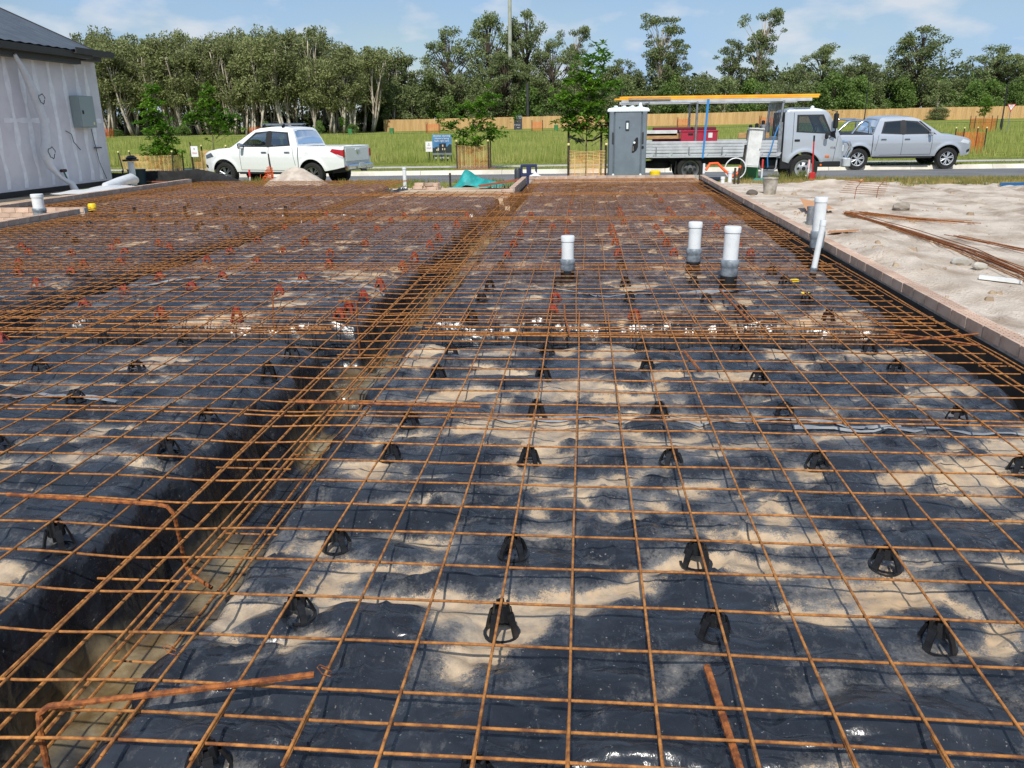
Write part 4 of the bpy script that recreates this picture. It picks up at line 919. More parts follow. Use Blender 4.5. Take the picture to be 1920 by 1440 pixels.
lay('rusty_plate', 'flat rusty brown formwork sheet beside the brick return', 'sheet', (-2.6, 18.6, -.16), (-1.6, 18.8, -.02), .6, .012, mat('rust_sheet', S(150, 84, 44), .9, c2=S(120, 62, 34), scale=5))
def crate(label, z):
    o = thing('milk_crate', label, 'crate', (-1.42, 19.75, z), .05); bl = mat('crate_navy', S(38, 48, 88), .5)
    for sx_, sy_ in ((-1, -1), (1, -1), (1, 1), (-1, 1)): MB().bb((sx_*.19, sy_*.19, .14), (.05, .05, .28), .01).build('corner', bl, o)
    for k, (dx, dy, lx, ly) in enumerate(((0, -.2, .4, .025), (0, .2, .4, .025), (-.2, 0, .025, .4), (.2, 0, .025, .4))):
        MB().bb((dx, dy, .26), (lx, ly, .05), .006).build('top_rail', bl, o); MB().bb((dx, dy, .03), (lx, ly, .06), .006).build('bottom_rail', bl, o); MB().bb((dx, dy, .14), (lx*.3 if lx > .1 else lx, ly*.3 if ly > .1 else ly, .2), .006).build('side_panel', bl, o)
    MB().box((0, 0, .012), (.4, .4, .02)).build('base', bl, o); return o
crate('lower navy crate hidden behind the far brick edge', -.28); crate('navy plastic crate standing behind the far brick edge', .015)
smooth(tag(MB().lathe([(.08, -.28), (.09, .16), (.06, .22)], 12, (-1.70, 19.6, .0)).build('dark_flask', tdk), 'small dark container against the navy crate', 'container'))
heap('small white plastic bag on the far brick edge', 'white_bag', (-1.2, 18.85, .06), .14, .09, .09, whites, 3, 10, .7, .6, 'bag')

# ------------------------------------------------------------------ vehicles (local x = forward, y = left, z = up from the road)
def interp(tab):
    xs_ = [p[0] for p in tab]; ys_ = [p[1] for p in tab]
    return lambda x: float(np.interp(x, xs_, ys_))
def arch_lo(base, axles, R_, zc):
    def f(x):
        z = base(x)
        for a in axles:
            d = R_*R_-(x-a)**2
            if d > 0: z = max(z, zc+math.sqrt(d))
        return z
    return f
def stations(x0, x1, axles, R_, step=.08, extra=()):
    s = set(np.round(np.arange(x0, x1+1e-6, step), 4)) | {round(x0, 4), round(x1, 4)} | set(extra)
    for a in axles:
        for t_ in np.linspace(0, PI, 25): s.add(round(a-R_*math.cos(t_), 4))
    s = sorted(x for x in s if x0 <= x <= x1); o = [s[0]]
    for x in s[1:]:
        if x-o[-1] > .004: o.append(x)
    return o
def in_quad(p, q):
    sg = None
    for i in range(4):
        (x0, y0), (x1, y1) = q[i], q[(i+1) % 4]; c = (x1-x0)*(p[1]-y0)-(y1-y0)*(p[0]-x0)
        if sg is None: sg = c > 0
        elif (c > 0) != sg: return False
    return True
def cut(G, quads, tops):                       # the grid's faces, leaving window openings free
    a, b = len(G), len(G[0]); fs = []
    for i in range(a-1):
        for j in range(b-1):
            c = [G[i][j], G[i][j+1], G[i+1][j+1], G[i+1][j]]
            if any(all(in_quad((p[0], p[2]), q) for p in c) for q in quads): continue
            if any(all(x0-1e-4 <= p[0] <= x1+1e-4 and abs(p[1]) <= f for p in c) for x0, x1, f in tops): continue
            fs.append((i*b+j, i*b+j+1, (i+1)*b+j+1, (i+1)*b+j))
    return [p for r_ in G for p in r_], fs
def seal(w_, q, t_, wd=.05, off=.007):         # dark rubber round a side window
    c = np.mean(np.array(q), 0); qi = []
    for p in q:
        v = c-np.array(p); qi.append(tuple(np.array(p)+v/np.linalg.norm(v)*wd*1.35))
    for s in (1, -1):
        mb = MB()
        for i in range(4):
            a, b, c2, d = [np.array(p) for p in (q[i], q[(i+1) % 4], qi[(i+1) % 4], qi[i])]
            G = []
            for k in range(9):
                u = k/8; p = a*(1-u)+b*u; r_ = d*(1-u)+c2*u; G.append([(p[0], s*(w_(p[0], p[1])+off), p[1]), (r_[0], s*(w_(r_[0], r_[1])+off), r_[1])])
            mb.grid(G)
        mb.build('window_seal', darkpl, t_)
def cabin(t_, x_front, x_rear, zs, zt, wd, rear=True):
    seatm = mat('seat_cloth', S(40, 41, 44), .9)
    for y in (-.38, .38):
        MB().bb((x_front, y, zs+.25), (.16, .46, .62), .05).build('seat_back', seatm, t_); MB().bb((x_front+.02, y, zs+.62), (.10, .26, .18), .04).build('headrest', seatm, t_); MB().bb((x_front+.28, y, zs-.06), (.5, .46, .14), .04).build('seat_base', seatm, t_)
    if rear: MB().bb((x_rear, 0, zs+.25), (.16, 1.2, .6), .05).build('rear_seat', seatm, t_); [MB().bb((x_rear, y, zs+.58), (.09, .24, .14), .04).build('headrest', seatm, t_) for y in (-.38, .38)]
    MB().bb((x_front+.95, 0, zs+.12), (.4, wd, .3), .05).build('dashboard', darkpl, t_); MB().box((x_front+.2, 0, zs-.2), (2.2 if rear else 1.2, wd, .04)).build('cabin_floor', darkpl, t_)
    sw = [(x_front+.62+.05*math.sin(a), -.38+.18*math.cos(a), zs+.30+.18*math.sin(a)) for a in np.linspace(0, 2*PI, 17)]; MB().tube(sw, .014, 6, cap=False).build('steering_wheel', darkpl, t_)
def clear_glass():
    m = bpy.data.materials.new('window_glass'); m.use_nodes = True; t = m.node_tree; n = t.nodes; l = t.links; n.remove(n['Principled BSDF'])
    tr = n.new('ShaderNodeBsdfTransparent'); tr.inputs[0].default_value = (.40, .46, .45, 1); gl = n.new('ShaderNodeBsdfGlossy'); gl.inputs['Roughness'].default_value = .03; gl.inputs['Color'].default_value = (.9, .95, 1, 1)
    fr = n.new('ShaderNodeFresnel'); fr.inputs[0].default_value = 1.55; ms = n.new('ShaderNodeMixShader'); ad_ = n.new('ShaderNodeMath'); ad_.operation = 'ADD'; ad_.inputs[1].default_value = .05; l.new(fr.outputs[0], ad_.inputs[0]); l.new(ad_.outputs[0], ms.inputs[0]); l.new(tr.outputs[0], ms.inputs[1]); l.new(gl.outputs[0], ms.inputs[2]); l.new(ms.outputs[0], n['Material Output'].inputs[0]); return m
wglass = clear_glass()
def shell(xs_, lo, hi, w_, nz=14, ny=8, crown=.03, open_=None, quads=(), tops=()):
    mb = MB(); cols_ = []
    for x in xs_:
        a, b = lo(x), max(hi(x), lo(x)+.02); cols_.append([(x, w_(x, a+(b-a)*k/nz), a+(b-a)*k/nz) for k in range(nz+1)])
    mb.add(*cut(cols_, quads, ())); mb.add(*cut([[(x, -y, z) for x, y, z in c][::-1] for c in cols_], quads, ()))
    run = []; runs = []
    for i, x in enumerate(xs_):
        if open_ and open_[0] <= x <= open_[1]:
            if run: runs.append(run)
            run = []
            continue
        x_, y, z = cols_[i][-1]; run.append([(x, y*(1-2*k/ny), z+crown*(1-(1-2*k/ny)**2)) for k in range(ny+1)])
    if run: runs.append(run)
    for r_ in runs:
        if len(r_) > 1: mb.add(*cut(r_, (), tops))
    for c in (cols_[0], cols_[-1]):
        mb.grid([[(x, y*(1-2*k/ny), z) for k in range(ny+1)] for x, y, z in c])
    return mb
class Sides(list):
    def build(s, name, m, parent): return [mb.build(name, m, parent) for mb in s]
def patch(w_, q, sides=(1, -1), off=.006, nu=8, nv=6):
    (a, b, c, d) = [np.array(p) for p in q]; res = Sides()
    for s in sides:
        mb = MB(); G = []
        for i in range(nu+1):
            u = i/nu; row = []
            for j in range(nv+1):
                v = j/nv; p = (a*(1-u)+b*u)*(1-v)+(d*(1-u)+c*u)*v; row.append((p[0], s*(w_(p[0], p[1])+off), p[1]))
            G.append(row)
        mb.grid(G); res.append(mb)
    return res
def wheel(parent, x, y, r, wd, style='alloy', rimm=None):
    s = 1 if y > 0 else -1
    wh = bpy.data.objects.new('wheel', None); COL.objects.link(wh); wh.parent = parent; wh.location = (x, y, r)
    wd2 = wd/2; rr = r*.64
    smooth(MB().lathe([(rr, -wd2*.8), (rr*1.08, -wd2), (r*.93, -wd2), (r*.985, -wd2*.8), (r, -wd2*.4), (r, wd2*.4), (r*.985, wd2*.8), (r*.93, wd2), (rr*1.08, wd2), (rr, wd2*.8)], 40, (0, 0, 0), 'y', cap=False).build('tyre', rubber, wh), 30)
    smooth(MB().lathe([(rr, -wd2*.8), (rr*.93, -wd2*.2), (rr*.93, wd2*.2), (rr, wd2*.8)], 32, (0, 0, 0), 'y', cap=False).build('rim_barrel', rimm or alu, wh))
    if style == 'steel':
        smooth(MB().lathe([(rr*1.0, s*wd2*.72), (rr*.86, s*wd2*.66), (rr*.70, s*wd2*.2), (rr*.42, s*wd2*.35), (rr*.30, s*wd2*.75), (rr*.02, s*wd2*.8)], 32, (0, 0, 0), 'y', cap=False).build('rim', rimm or alu, wh), 50)
        for k in range(6):
            a = k*PI/3; MB().lathe([(.035, -.006), (.035, .006)], 10, (rr*.56*math.cos(a), s*wd2*.34, rr*.56*math.sin(a)), 'y').build('vent_hole', darkpl, wh)
        smooth(MB().lathe([(.055, -.02), (.05, .03)], 14, (0, s*wd2*.8, 0), 'y').build('hub', darkpl, wh))
    else:
        smooth(MB().lathe([(rr*.96, s*wd2*.15), (.03, s*wd2*.1)], 28, (0, 0, 0), 'y', cap=False).build('rim_back', darkpl, wh))
        mb = MB()
        for k in range(6):
            a = k*PI/3+.3
            for da in (-.16, .16):
                p = Vector((rr*.16*math.cos(a), s*wd2*.55, rr*.16*math.sin(a))); q = Vector((rr*.95*math.cos(a+da), s*wd2*.72, rr*.95*math.sin(a+da)))
                mb.tube([p, q], [.022, .017], 5)
        mb.lathe([(.07, s*wd2*.5), (.06, s*wd2*.62), (.0, s*wd2*.62)], 16, (0, 0, 0), 'y')
        smooth(mb.build('rim', rimm or alu, wh), 40)
        smooth(MB().lathe([(rr*.92, s*wd2*.70), (rr*1.0, s*wd2*.76), (rr*1.02, s*wd2*.66)], 32, (0, 0, 0), 'y', cap=False).build('rim_lip', rimm or alu, wh))
    return wh
def ute(name, label, loc, rz, paint, white):
    wgl = wglass if white else glass
    t_ = thing(name, label, 'ute', loc, rz)
    ax = (1.60, -1.60); R_ = .46; r = .375
    base = interp([(-2.72, .62), (-2.45, .56), (-2.1, .50), (-1.0, .46), (1.0, .46), (2.1, .46), (2.35, .48), (2.5, .52)])
    lo = arch_lo(base, ax, R_, r+.02)
    hi = interp([(-2.72, 1.20), (-2.70, 1.235), (-1.14, 1.215), (-1.12, 1.23), (-1.04, 1.45), (-.90, 1.74), (-.82, 1.79), (-.6, 1.815), (-.1, 1.825), (.32, 1.785), (.50, 1.73), (1.28, 1.235), (1.36, 1.20), (1.8, 1.17), (2.2, 1.09), (2.38, 1.01), (2.47, .90), (2.50, .80)])
    pf = interp([(-2.72, .955), (-2.62, .985), (-2.2, 1), (1.7, 1), (2.1, .965), (2.35, .87), (2.46, .78), (2.50, .70)])
    tb = interp([(.40, .93), (.55, .965), (.75, .99), (.92, 1.0), (1.05, .985), (1.17, .955), (1.22, .935), (1.5, .835), (1.72, .745), (1.80, .68), (1.83, .62)])
    def w_(x, z):
        y = .925*pf(x)*tb(z)
        for a in ax:                                       # flared arches
            d = math.hypot(x-a, z-r)
            y += .028*math.exp(-((d-R_-.03)/.07)**2)
        return y
    bed = (-2.66, -1.16)
    WF = [(.98, 1.235), (-.02, 1.225), (-.02, 1.70), (.44, 1.665)]; WR = [(-.12, 1.225), (-.86, 1.26), (-.74, 1.66), (-.12, 1.70)]
    xs_ = stations(-2.72, 2.50, ax, R_, .045, (-2.66, -1.16, -1.14, -1.12, -1.04, -.9, -.82, .32, .5, 1.28, 1.36))
    body = shell(xs_, lo, hi, w_, 30, 20, .025, bed, (WF, WR), ((.54, 1.22, .60), (-1.10, -.92, .58))).build('body', paint, t_); recalc(body.data); smooth(body, 32)
    # tub liner
    tub = MB(); yi = .74
    tub.add([(bed[0], -yi, 1.20), (bed[1], -yi, 1.20), (bed[1], yi, 1.20), (bed[0], yi, 1.20), (bed[0], -yi, .78), (bed[1], -yi, .78), (bed[1], yi, .78), (bed[0], yi, .78)], [(4, 5, 6, 7), (0, 1, 5, 4), (1, 2, 6, 5), (2, 3, 7, 6), (3, 0, 4, 7)])
    tub.build('tub_liner', darkpl, t_)
    for s in (-1, 1): MB().bb((-1.91, s*.80, 1.222), (1.52, .125, .03), .012).build('tub_rail', paint if white else darkpl, t_)
    MB().bb((-2.69, 0, 1.215), (.06, 1.66, .045), .012).build('tailgate_cap', paint, t_)
    if not white:
        MB().bb((-1.92, 0, 1.245), (1.52, 1.66, .03), .012).build('tub_cover', darkpl, t_)
        for s in (-1, 1):
            smooth(MB().tube([(-2.45, s*.70, 1.25), (-2.0, s*.66, 1.66), (-1.85, s*.64, 1.70), (-1.30, s*.64, 1.70)], .035, 10).build('sports_bar', chrome, t_)); smooth(MB().tube([(-1.85, s*.70, 1.25), (-1.60, s*.66, 1.60), (-1.45, s*.64, 1.68)], .04, 10).build('sports_bar', chrome, t_)); smooth(MB().tube([(-1.22, s*.70, 1.25), (-1.24, s*.66, 1.62), (-1.35, s*.64, 1.69)], .04, 10).build('sports_bar', chrome, t_))
        smooth(MB().tube([(-1.85, -.64, 1.70), (-1.85, .64, 1.70)], .035, 10).build('sports_bar', chrome, t_)); smooth(MB().tube([(-1.36, -.64, 1.69), (-1.36, .64, 1.69)], .035, 10).build('sports_bar', chrome, t_))
    MB().box((0, 0, .56), (4.3, 1.15, .30)).build('chassis', darkpl, t_)
    for a in ax: MB().box((a, 0, .70), (.86, 1.56, .42)).build('arch_liner', mat('liner', S(14, 14, 15), .9), t_) if False else None
    # glass
    patch(w_, WF).build('front_door_glass', wgl, t_); seal(w_, WF, t_); seal(w_, WR, t_); cabin(t_, -.02, -.78, .92, 1.7, 1.36)
    patch(w_, WR).build('rear_door_glass', wgl, t_)
    patch(w_, [(-.02, 1.215), (-.12, 1.215), (-.12, 1.71), (-.02, 1.71)], off=.007).build('door_pillar', darkpl, t_)
    patch(w_, [(1.12, 1.205), (.99, 1.235), (.47, 1.665), (.54, 1.675)], off=.004).build('quarter_trim', darkpl, t_) if not white else None
    def top(x0, x1, f, nm, off=.008):
        G = []
        for i in range(9):
            x = x0+(x1-x0)*i/8; z = hi(x); y = w_(x, z)*f; G.append([(x, y*(1-2*k/8), z+.025*(1-((1-2*k/8)*f)**2)+off) for k in range(9)])
        return smooth(MB().grid(G).build(nm, wglass, t_))
    top(1.24, .52, .93, 'windscreen'); top(-.93, -1.10, .90, 'rear_window')
    # door lines, handles, mirrors
    for x in (.98, -.07, -.93):
        q = [(x, .52), (x-.012, .52), (x-.012 if x != .98 else x-.012, 1.2), (x, 1.2)]
        if x == -.93: q = [(-1.02, .66), (-1.032, .66), (-.935, 1.22), (-.925, 1.22)]
        patch(w_, q, off=.002, nu=1, nv=10).build('door_gap', darkpl, t_)
    patch(w_, [(.98, .52), (-.85, .50), (-.85, .51), (.98, .53)], off=.002, nu=20, nv=1).build('door_gap', darkpl, t_)
    patch(w_, [(-1.125, .5), (-1.15, .5), (-1.15, 1.21), (-1.125, 1.21)], off=.002, nu=1, nv=10).build('tub_gap', darkpl, t_)
    for s in (-1, 1):
        for x in (.08, -.76): MB().bb((x, s*(w_(x, 1.06)+.018), 1.06), (.20, .03, .045), .012).build('door_handle', chrome, t_)
        MB().bb((.86, s*1.02, 1.26), (.10, .22, .18), .03).build('mirror', paint if not white else chrome, t_); MB().bb((.87, s*.90, 1.21), (.05, .12, .05), .01).build('mirror_arm', darkpl, t_)
        MB().bb((.0, s*.86, .42), (2.1, .14, .05), .015).build('side_step', darkpl, t_)
    # lamps
    patch(w_, [(2.33, .86), (1.98, .93), (2.08, 1.05), (2.36, .97)], off=.005).build('headlight', clearlamp if not white else mat('smoked_lamp', S(80, 88, 96), .15, coat=.6), t_)
    if white:
        patch(w_, [(-2.71, .90), (-2.28, 1.08), (-2.34, 1.16), (-2.71, 1.12)], off=.006).build('tail_light', redlamp, t_); patch(w_, [(-2.71, .87), (-2.5, .965), (-2.52, 1.0), (-2.71, .93)], off=.009).build('indicator', clearlamp, t_)
        for s in (-1, 1): MB().bb((-2.728, s*.86, 1.02), (.02, .10, .24), .008).build('tail_light', redlamp, t_)
    else:
        for s in (-1, 1): MB().bb((-2.725, s*.84, 1.02), (.02, .10, .36), .008).build('tail_light', redlamp, t_)
    MB().bb((-2.728, 0, .98), (.012, 1.50, .40), .01).build('tailgate', paint, t_); MB().bb((-2.74, 0, 1.12), (.02, .26, .06), .01).build('tailgate_handle', darkpl if not white else paint, t_)
    MB().bb((-2.78, 0, .60), (.16, 1.70, .17), .04).build('rear_bumper', chrome if white else darkpl, t_); MB().bb((-2.87, .0, .66), (.01, .37, .12), .003).build('number_plate', whitepl, t_)
    if white:
        smooth(MB().lathe([(.045, -.004), (.045, .008)], 16, (-2.737, 0, 1.02), 'x').build('badge', chrome, t_))
        MB().bb((-2.93, 0, .50), (.22, .06, .06), .01).build('tow_bar', darkpl, t_); smooth(MB().lathe([(.025, .50), (.025, .60)], 10, (-3.03, 0, 0)).build('tow_ball', chrome, t_))
        for x in (.18, -.52):
            smooth(MB().tube([(x, -.70, 1.90), (x, .70, 1.90)], [.03, .03], 8).build('roof_rack', galv, t_))
            for s in (-1, 1): MB().bb((x, s*.60, 1.85), (.10, .06, .13), .012).build('rack_foot', darkpl, t_)
        smooth(MB().lathe([(.085, -.002), (.085, .006)], 20, (-1.45, w_(-1.45, 1.0)+.002, 1.0), 'y').build('fuel_flap', paint, t_))
    patch(w_, [(2.44, .60), (2.30, .56), (2.30, .66), (2.44, .70)], off=.004).build('fog_lamp', darkpl, t_)
    MB().bb((2.50, 0, .88), (.03, .92, .18), .01).build('grille', chrome if white else darkpl, t_); MB().bb((2.50, 0, .55), (.03, 1.0, .16), .01).build('intake', darkpl, t_)
    for a in ax:
        for s in (-1, 1): wheel(t_, a, s*.80, r, .26, 'alloy', alu if not white else mat('rim_grey', S(150, 152, 156), .35, metal=.8))
    return t_
wu = ute('white_ute', 'white dual cab ute with roof racks facing left', (-9.35, 23.45, -.426), PI-R(13), whitecar, True); wu.scale = (.955, .955, .955)
su = ute('silver_ute', 'silver dual cab ute with sports bar parked behind the truck', (11.5, 30.55, -.385), R(3), silvercar, False); su.rotation_euler.x = R(2.6)

# ------------------------------------------------------------------ tray truck
tk = thing('tray_truck', 'silver tray truck with ladder rack loaded with yellow timber', 'truck', (4.78, 23.95, -.426), R(-.5))
ax = (1.65,); R_ = .47; r = .40
AX = 1.65
lo = arch_lo(interp([(1.0, .62), (1.2, .55), (2.5, .46), (2.78, .45)]), ax, R_, r)
hi = interp([(1.02, 1.94), (1.08, 2.02), (1.3, 2.08), (1.9, 2.07), (2.12, 2.02), (2.24, 1.94), (2.62, 1.30), (2.70, 1.14), (2.78, 1.02)])
pf = interp([(1.02, .97), (1.1, 1), (2.3, 1), (2.6, .95), (2.72, .88), (2.78, .80)]); tb = interp([(.4, .97), (.7, 1), (1.2, .985), (1.6, .94), (2.0, .88), (2.1, .82), (2.17, .74)])
def w_(x, z):
    y = .86*pf(x)*tb(z); d = math.hypot(x-AX, z-r); return y+.02*math.exp(-((d-R_-.03)/.06)**2)
xs_ = stations(1.02, 2.78, ax, R_, .045, (1.08, 2.12, 2.24, 2.62, 2.7))
WT = [(2.36, 1.36), (1.36, 1.42), (1.36, 1.90), (2.10, 1.90)]
cb_ = shell(xs_, lo, hi, w_, 36, 20, .03, None, (WT,), ((2.27, 2.58, .66),)).build('cab', silvercar, tk); recalc(cb_.data); smooth(cb_, 32)
patch(w_, WT).build('door_glass', wglass, tk); seal(w_, WT, tk); cabin(tk, 1.35, 1.1, 1.12, 1.9, 1.4, False); patch(w_, [(2.50, 1.22), (2.20, 1.37), (2.34, 1.42), (2.44, 1.45)], off=.007).build('quarter_glass', darkpl, tk)
for q in ([(1.28, .85), (1.268, .85), (1.268, 1.96), (1.28, 1.96)], [(2.46, .56), (2.448, .56), (2.55, 1.30), (2.56, 1.30)]): patch(w_, q, off=.002, nu=1, nv=10).build('door_gap', darkpl, tk)
G = []
for i in range(9):
    x = 2.60+(2.26-2.60)*i/8; z = hi(x); y = w_(x, z)*.92; G.append([(x, y*(1-2*k/8), z+.03*(1-((1-2*k/8)*.92)**2)+.008) for k in range(9)])
smooth(MB().grid(G).build('windscreen', wglass, tk))
for s in (-1, 1):
    MB().bb((1.40, s*(w_(1.4, 1.2)+.01), 1.19), (.15, .03, .06), .012).build('door_handle', blackp, tk)
    MB().bb((2.38, s*1.03, 1.72), (.12, .16, .42), .03).build('mirror', darkpl, tk); MB().bb((2.18, s*1.0, 1.30), (.10, .10, .16), .03).build('round_mirror', darkpl, tk); MB().tube([(2.3, s*.84, 2.0), (2.4, s*1.0, 1.98), (2.4, s*1.02, 1.4), (2.3, s*.86, 1.25)], .016, 6).build('mirror_arm', darkpl, tk)
    MB().bb((2.28, s*(w_(2.28, .74)+.006), .74), (.12, .02, .06), .008).build('indicator', amber, tk)
    MB().bb((2.30, s*.80, .52), (.75, .14, .16), .02).build('lower_bumper', darkpl, tk); smooth(MB().lathe([(.03, -.01), (.03, .01)], 12, (2.12, s*.875, .50), 'y').build('marker_lamp', amber, tk))
    MB().bb((2.74, s*.60, .95), (.06, .30, .20), .02).build('headlight', clearlamp, tk)
    MB().bb((1.15, s*.78, .62), (.40, .10, .50), .03).build('mudguard', darkpl, tk)
MB().bb((2.86, 0, .56), (.22, 1.74, .26), .03).build('bull_bar_bumper', alu, tk)
for y in (-.55, 0, .55): smooth(MB().tube([(2.88, y, .68), (2.98, y, 1.0), (2.90, y, 1.14)], .03, 8).build('bull_bar_upright', chrome, tk))
smooth(MB().tube([(2.90, -.80, 1.10), (2.92, 0, 1.14), (2.90, .80, 1.10)], .032, 8).build('bull_bar_rail', chrome, tk))
smooth(MB().tube([(2.86, -.82, .66), (2.97, -.82, .95), (2.88, -.80, 1.14)], .034, 8).build('bull_bar_upright', chrome, tk)); smooth(MB().tube([(2.86, .82, .66), (2.97, .82, .95), (2.88, .80, 1.14)], .034, 8).build('bull_bar_upright', chrome, tk))
text('616', .09, (2.42, -(w_(2.42, .98)+.008), .98), (R(90), 0, 0), darkpl, tk, 'badge')
smooth(MB().lathe([(.06, 2.09), (.05, 2.14), (.0, 2.16)], 14, (1.95, 0, 0)).build('roof_beacon', whitepl, tk))
MB().box((-.6, 0, .60), (4.2, .75, .18)).build('chassis', darkpl, tk); MB().bb((.95, -.5, 1.2), (.10, .30, 1.3), .02).build('air_stack', darkpl, tk); MB().bb((1.0, 0, 1.3), (.05, 1.4, 1.35), .02).build('cab_back', darkpl, tk)
MB().bb((.55, -.62, .52), (.75, .32, .30), .03).build('fuel_tank', darkpl, tk)
smooth(MB().tube([(.30, -.88, .70), (.38, -.92, .42), (.45, -.93, .36), (.78, -.93, .36), (.84, -.92, .42), (.86, -.88, .70)], .028, 8).build('side_step', galv, tk))
# tray
T0, T1, TW = -3.0, .84, .98
MB().bb(((T0+T1)/2, 0, .82), (T1-T0, 2*TW, .08), .01).build('tray_floor', alu, tk); MB().box(((T0+T1)/2, 0, .74), (T1-T0, 1.2, .10)).build('tray_beam', darkpl, tk)
for s in (-1, 1):
    for k in range(4): MB().bb(((T0+T1)/2, s*(TW+.005+.004*(k % 2)), .905+.085*k), (T1-T0-.04, .035, .080), .012).build('dropside_plank', alu, tk)
    MB().bb(((T0+T1)/2, s*TW, .755), (T1-T0, .05, .04), .008).build('rope_rail', alu, tk)
    for x in np.arange(T0+.15, T1, .52): MB().prism([(x, .76), (x+.10, .76), (x+.16, .86), (x+.06, .86)], s*TW-.03, s*TW+.03, 'y').build('rail_bracket', alu, tk)
    for x in np.arange(T0+.35, T1, .95): MB().bb((x, s*(TW+.04), .93), (.03, .02, .22), .006).build('dropside_latch', galv, tk)
MB().bb((T0+.02, 0, 1.04), (.03, 2*TW-.1, .36), .01).build('tailboard', alu, tk)
MB().bb((T1+.02, 0, 1.05), (.05, 2*TW-.06, .50), .01).build('headboard', alu, tk)
for y in (-.93, .93):
    MB().bb((T1+.04, y, 1.2), (.12, .06, 1.0), .01).build('headboard_post', galv, tk); smooth(MB().tube([(T1+.02, y, 1.6), (T1+.06, y, 2.18), (T1+.08, y, 2.29)], .035, 10).build('rack_post', galv, tk)); smooth(MB().tube([(-1.52, y, .86), (-1.52, y, 2.27)], .035, 10).build('rack_post', galv, tk))
for y in np.linspace(-.8, .8, 9): MB().tube([(T1+.05, y, 1.3), (T1+.05, y, 2.22)], .012, 6).build('headboard_bar', galv, tk)
for x in (T1+.06, -1.52, -2.9): smooth(MB().tube([(x, -.98, 2.27), (x, .98, 2.27)], .03, 8).build('rack_crossbar', galv, tk))
for y in (-.9, .9): MB().bb((-1.0, y, 2.31), (5.4, .07, .09), .01).build('rack_rail', alu, tk)
for x in (-2.9, -2.86): MB().tube([(x, .75, .86), (x, .8, 2.27)], .022, 6).build('rack_post', darkpl, tk)
for a, yy in ((AX, .78),):
    for s in (-1, 1): wheel(tk, a, s*yy, r, .22, 'steel', mat('steel_rim', S(196, 198, 200), .4, metal=.6))
for s in (-1, 1): wheel(tk, -1.62, s*.74, r, .36, 'steel', mat('dull_rim', S(120, 122, 124), .5, metal=.6))
smooth(MB().lathe([(.2, -.09), (.36, -.10), (.40, -.05), (.40, .05), (.36, .10), (.2, .09)], 24, (-2.55, -.3, .52)).build('spare_tyre', rubber, tk), 30)
for s in (-1, 1): MB().bb((-2.05, s*.8, .45), (.02, .32, .36), .005).build('mud_flap', darkpl, tk)
MB().bb((-3.02, 0, .68), (.06, 1.8, .12), .01).build('rear_lamp_bar', darkpl, tk)
# load
def on_truck(o): o.matrix_world = Matrix.Translation(tk.location) @ Matrix.Rotation(tk.rotation_euler.z, 4, 'Z') @ o.matrix_world; return o
TX, TY, TZ = tk.location
yt = mat('yellow_timber', S(240, 178, 50), .6, c2=S(226, 160, 40), scale=2)
for k, (y, z, x0, x1) in enumerate([(-.78, 2.385, -3.9, 1.9), (-.70, 2.44, -3.7, 1.95), (-.62, 2.385, -3.85, 1.9), (-.52, 2.385, -3.8, 1.85), (-.56, 2.44, -3.75, 1.9), (-.4, 2.385, -3.9, 1.8)]):
    tag(MB().bb((TX+(x0+x1)/2, TY+y, TZ+z+.0), (x1-x0, .09, .05), .004).build('yellow_beam', yt), 'long yellow formwork beam lying on the truck rack', 'beam', 'yellow beams on the truck rack')
tag(MB().bb((TX-2.9, TY-.92, TZ+2.395), (1.2, .08, .075), .004).build('timber_beam', timber), 'pale bare timber end beside the yellow beams on the rack', 'timber')
rbx = thing('tool_box', 'red steel tool box on the truck tray', 'tool box', (TX-1.42, TY-.62, TZ+.86)); rdm = mat('tool_red', S(168, 34, 62), .4, coat=.4)
MB().bb((0, 0, .31), (1.05, .5, .62), .015).build('body', rdm, rbx); MB().bb((0, 0, .62), (1.09, .54, .05), .012).build('lid', rdm, rbx); MB().bb((.32, -.256, .50), (.12, .006, .14), .002).build('label_plate', whitepl, rbx); MB().bb((-.25, -.26, .54), (.14, .02, .05), .005).build('latch', darkpl, rbx)
tag(MB().bb((TX-1.7, TY+.62, TZ+1.22), (1.9, .4, .74), .02).build('maroon_box', mat('maroon', S(112, 26, 48), .5)), 'dark maroon box behind the red tool box on the tray', 'box')
for k, (x0, x1, z, m, lb) in enumerate(((-2.95, -.95, 1.28, timber, 'brown plank leaning along the truck tray side'), (-2.9, -2.0, 1.37, whitepl, 'white board end lying on the truck tray'), (-.2, .7, 1.27, timber, 'pale plank leaning at the front of the truck tray'))):
    tag(MB().bb((TX+(x0+x1)/2, TY-.30, TZ+z+.06), (x1-x0, .05, .16), .006).build('plank', m), lb, 'plank')
for k, (x, y, h, lb) in enumerate(((.45, -.55, .78, 'grey steel canister nearest the truck headboard'), (.28, -.5, .70, 'grey steel canister second from the truck headboard'), (.1, -.52, .66, 'grey steel canister third from the truck headboard'))):
    o = thing('canister', lb, 'canister', (TX+x, TY+y, TZ+.86)); MB().bb((0, 0, h/2), (.15, .3, h), .03).build('canister_body', galv, o); smooth(MB().lathe([(.05, h), (.05, h+.1), (.02, h+.12)], 12).build('neck', darkpl, o))
blue = mat('blue_strap', S(46, 130, 196), .5)
tag(MB().prism([(TX-1.33, TZ+.72), (TX-1.28, TZ+.72), (TX-1.20, TZ+2.36), (TX-1.27, TZ+2.36)], TY-1.03, TY-1.02, 'y').build('strap', blue), 'wide blue tie strap beside the rear rack post', 'strap')
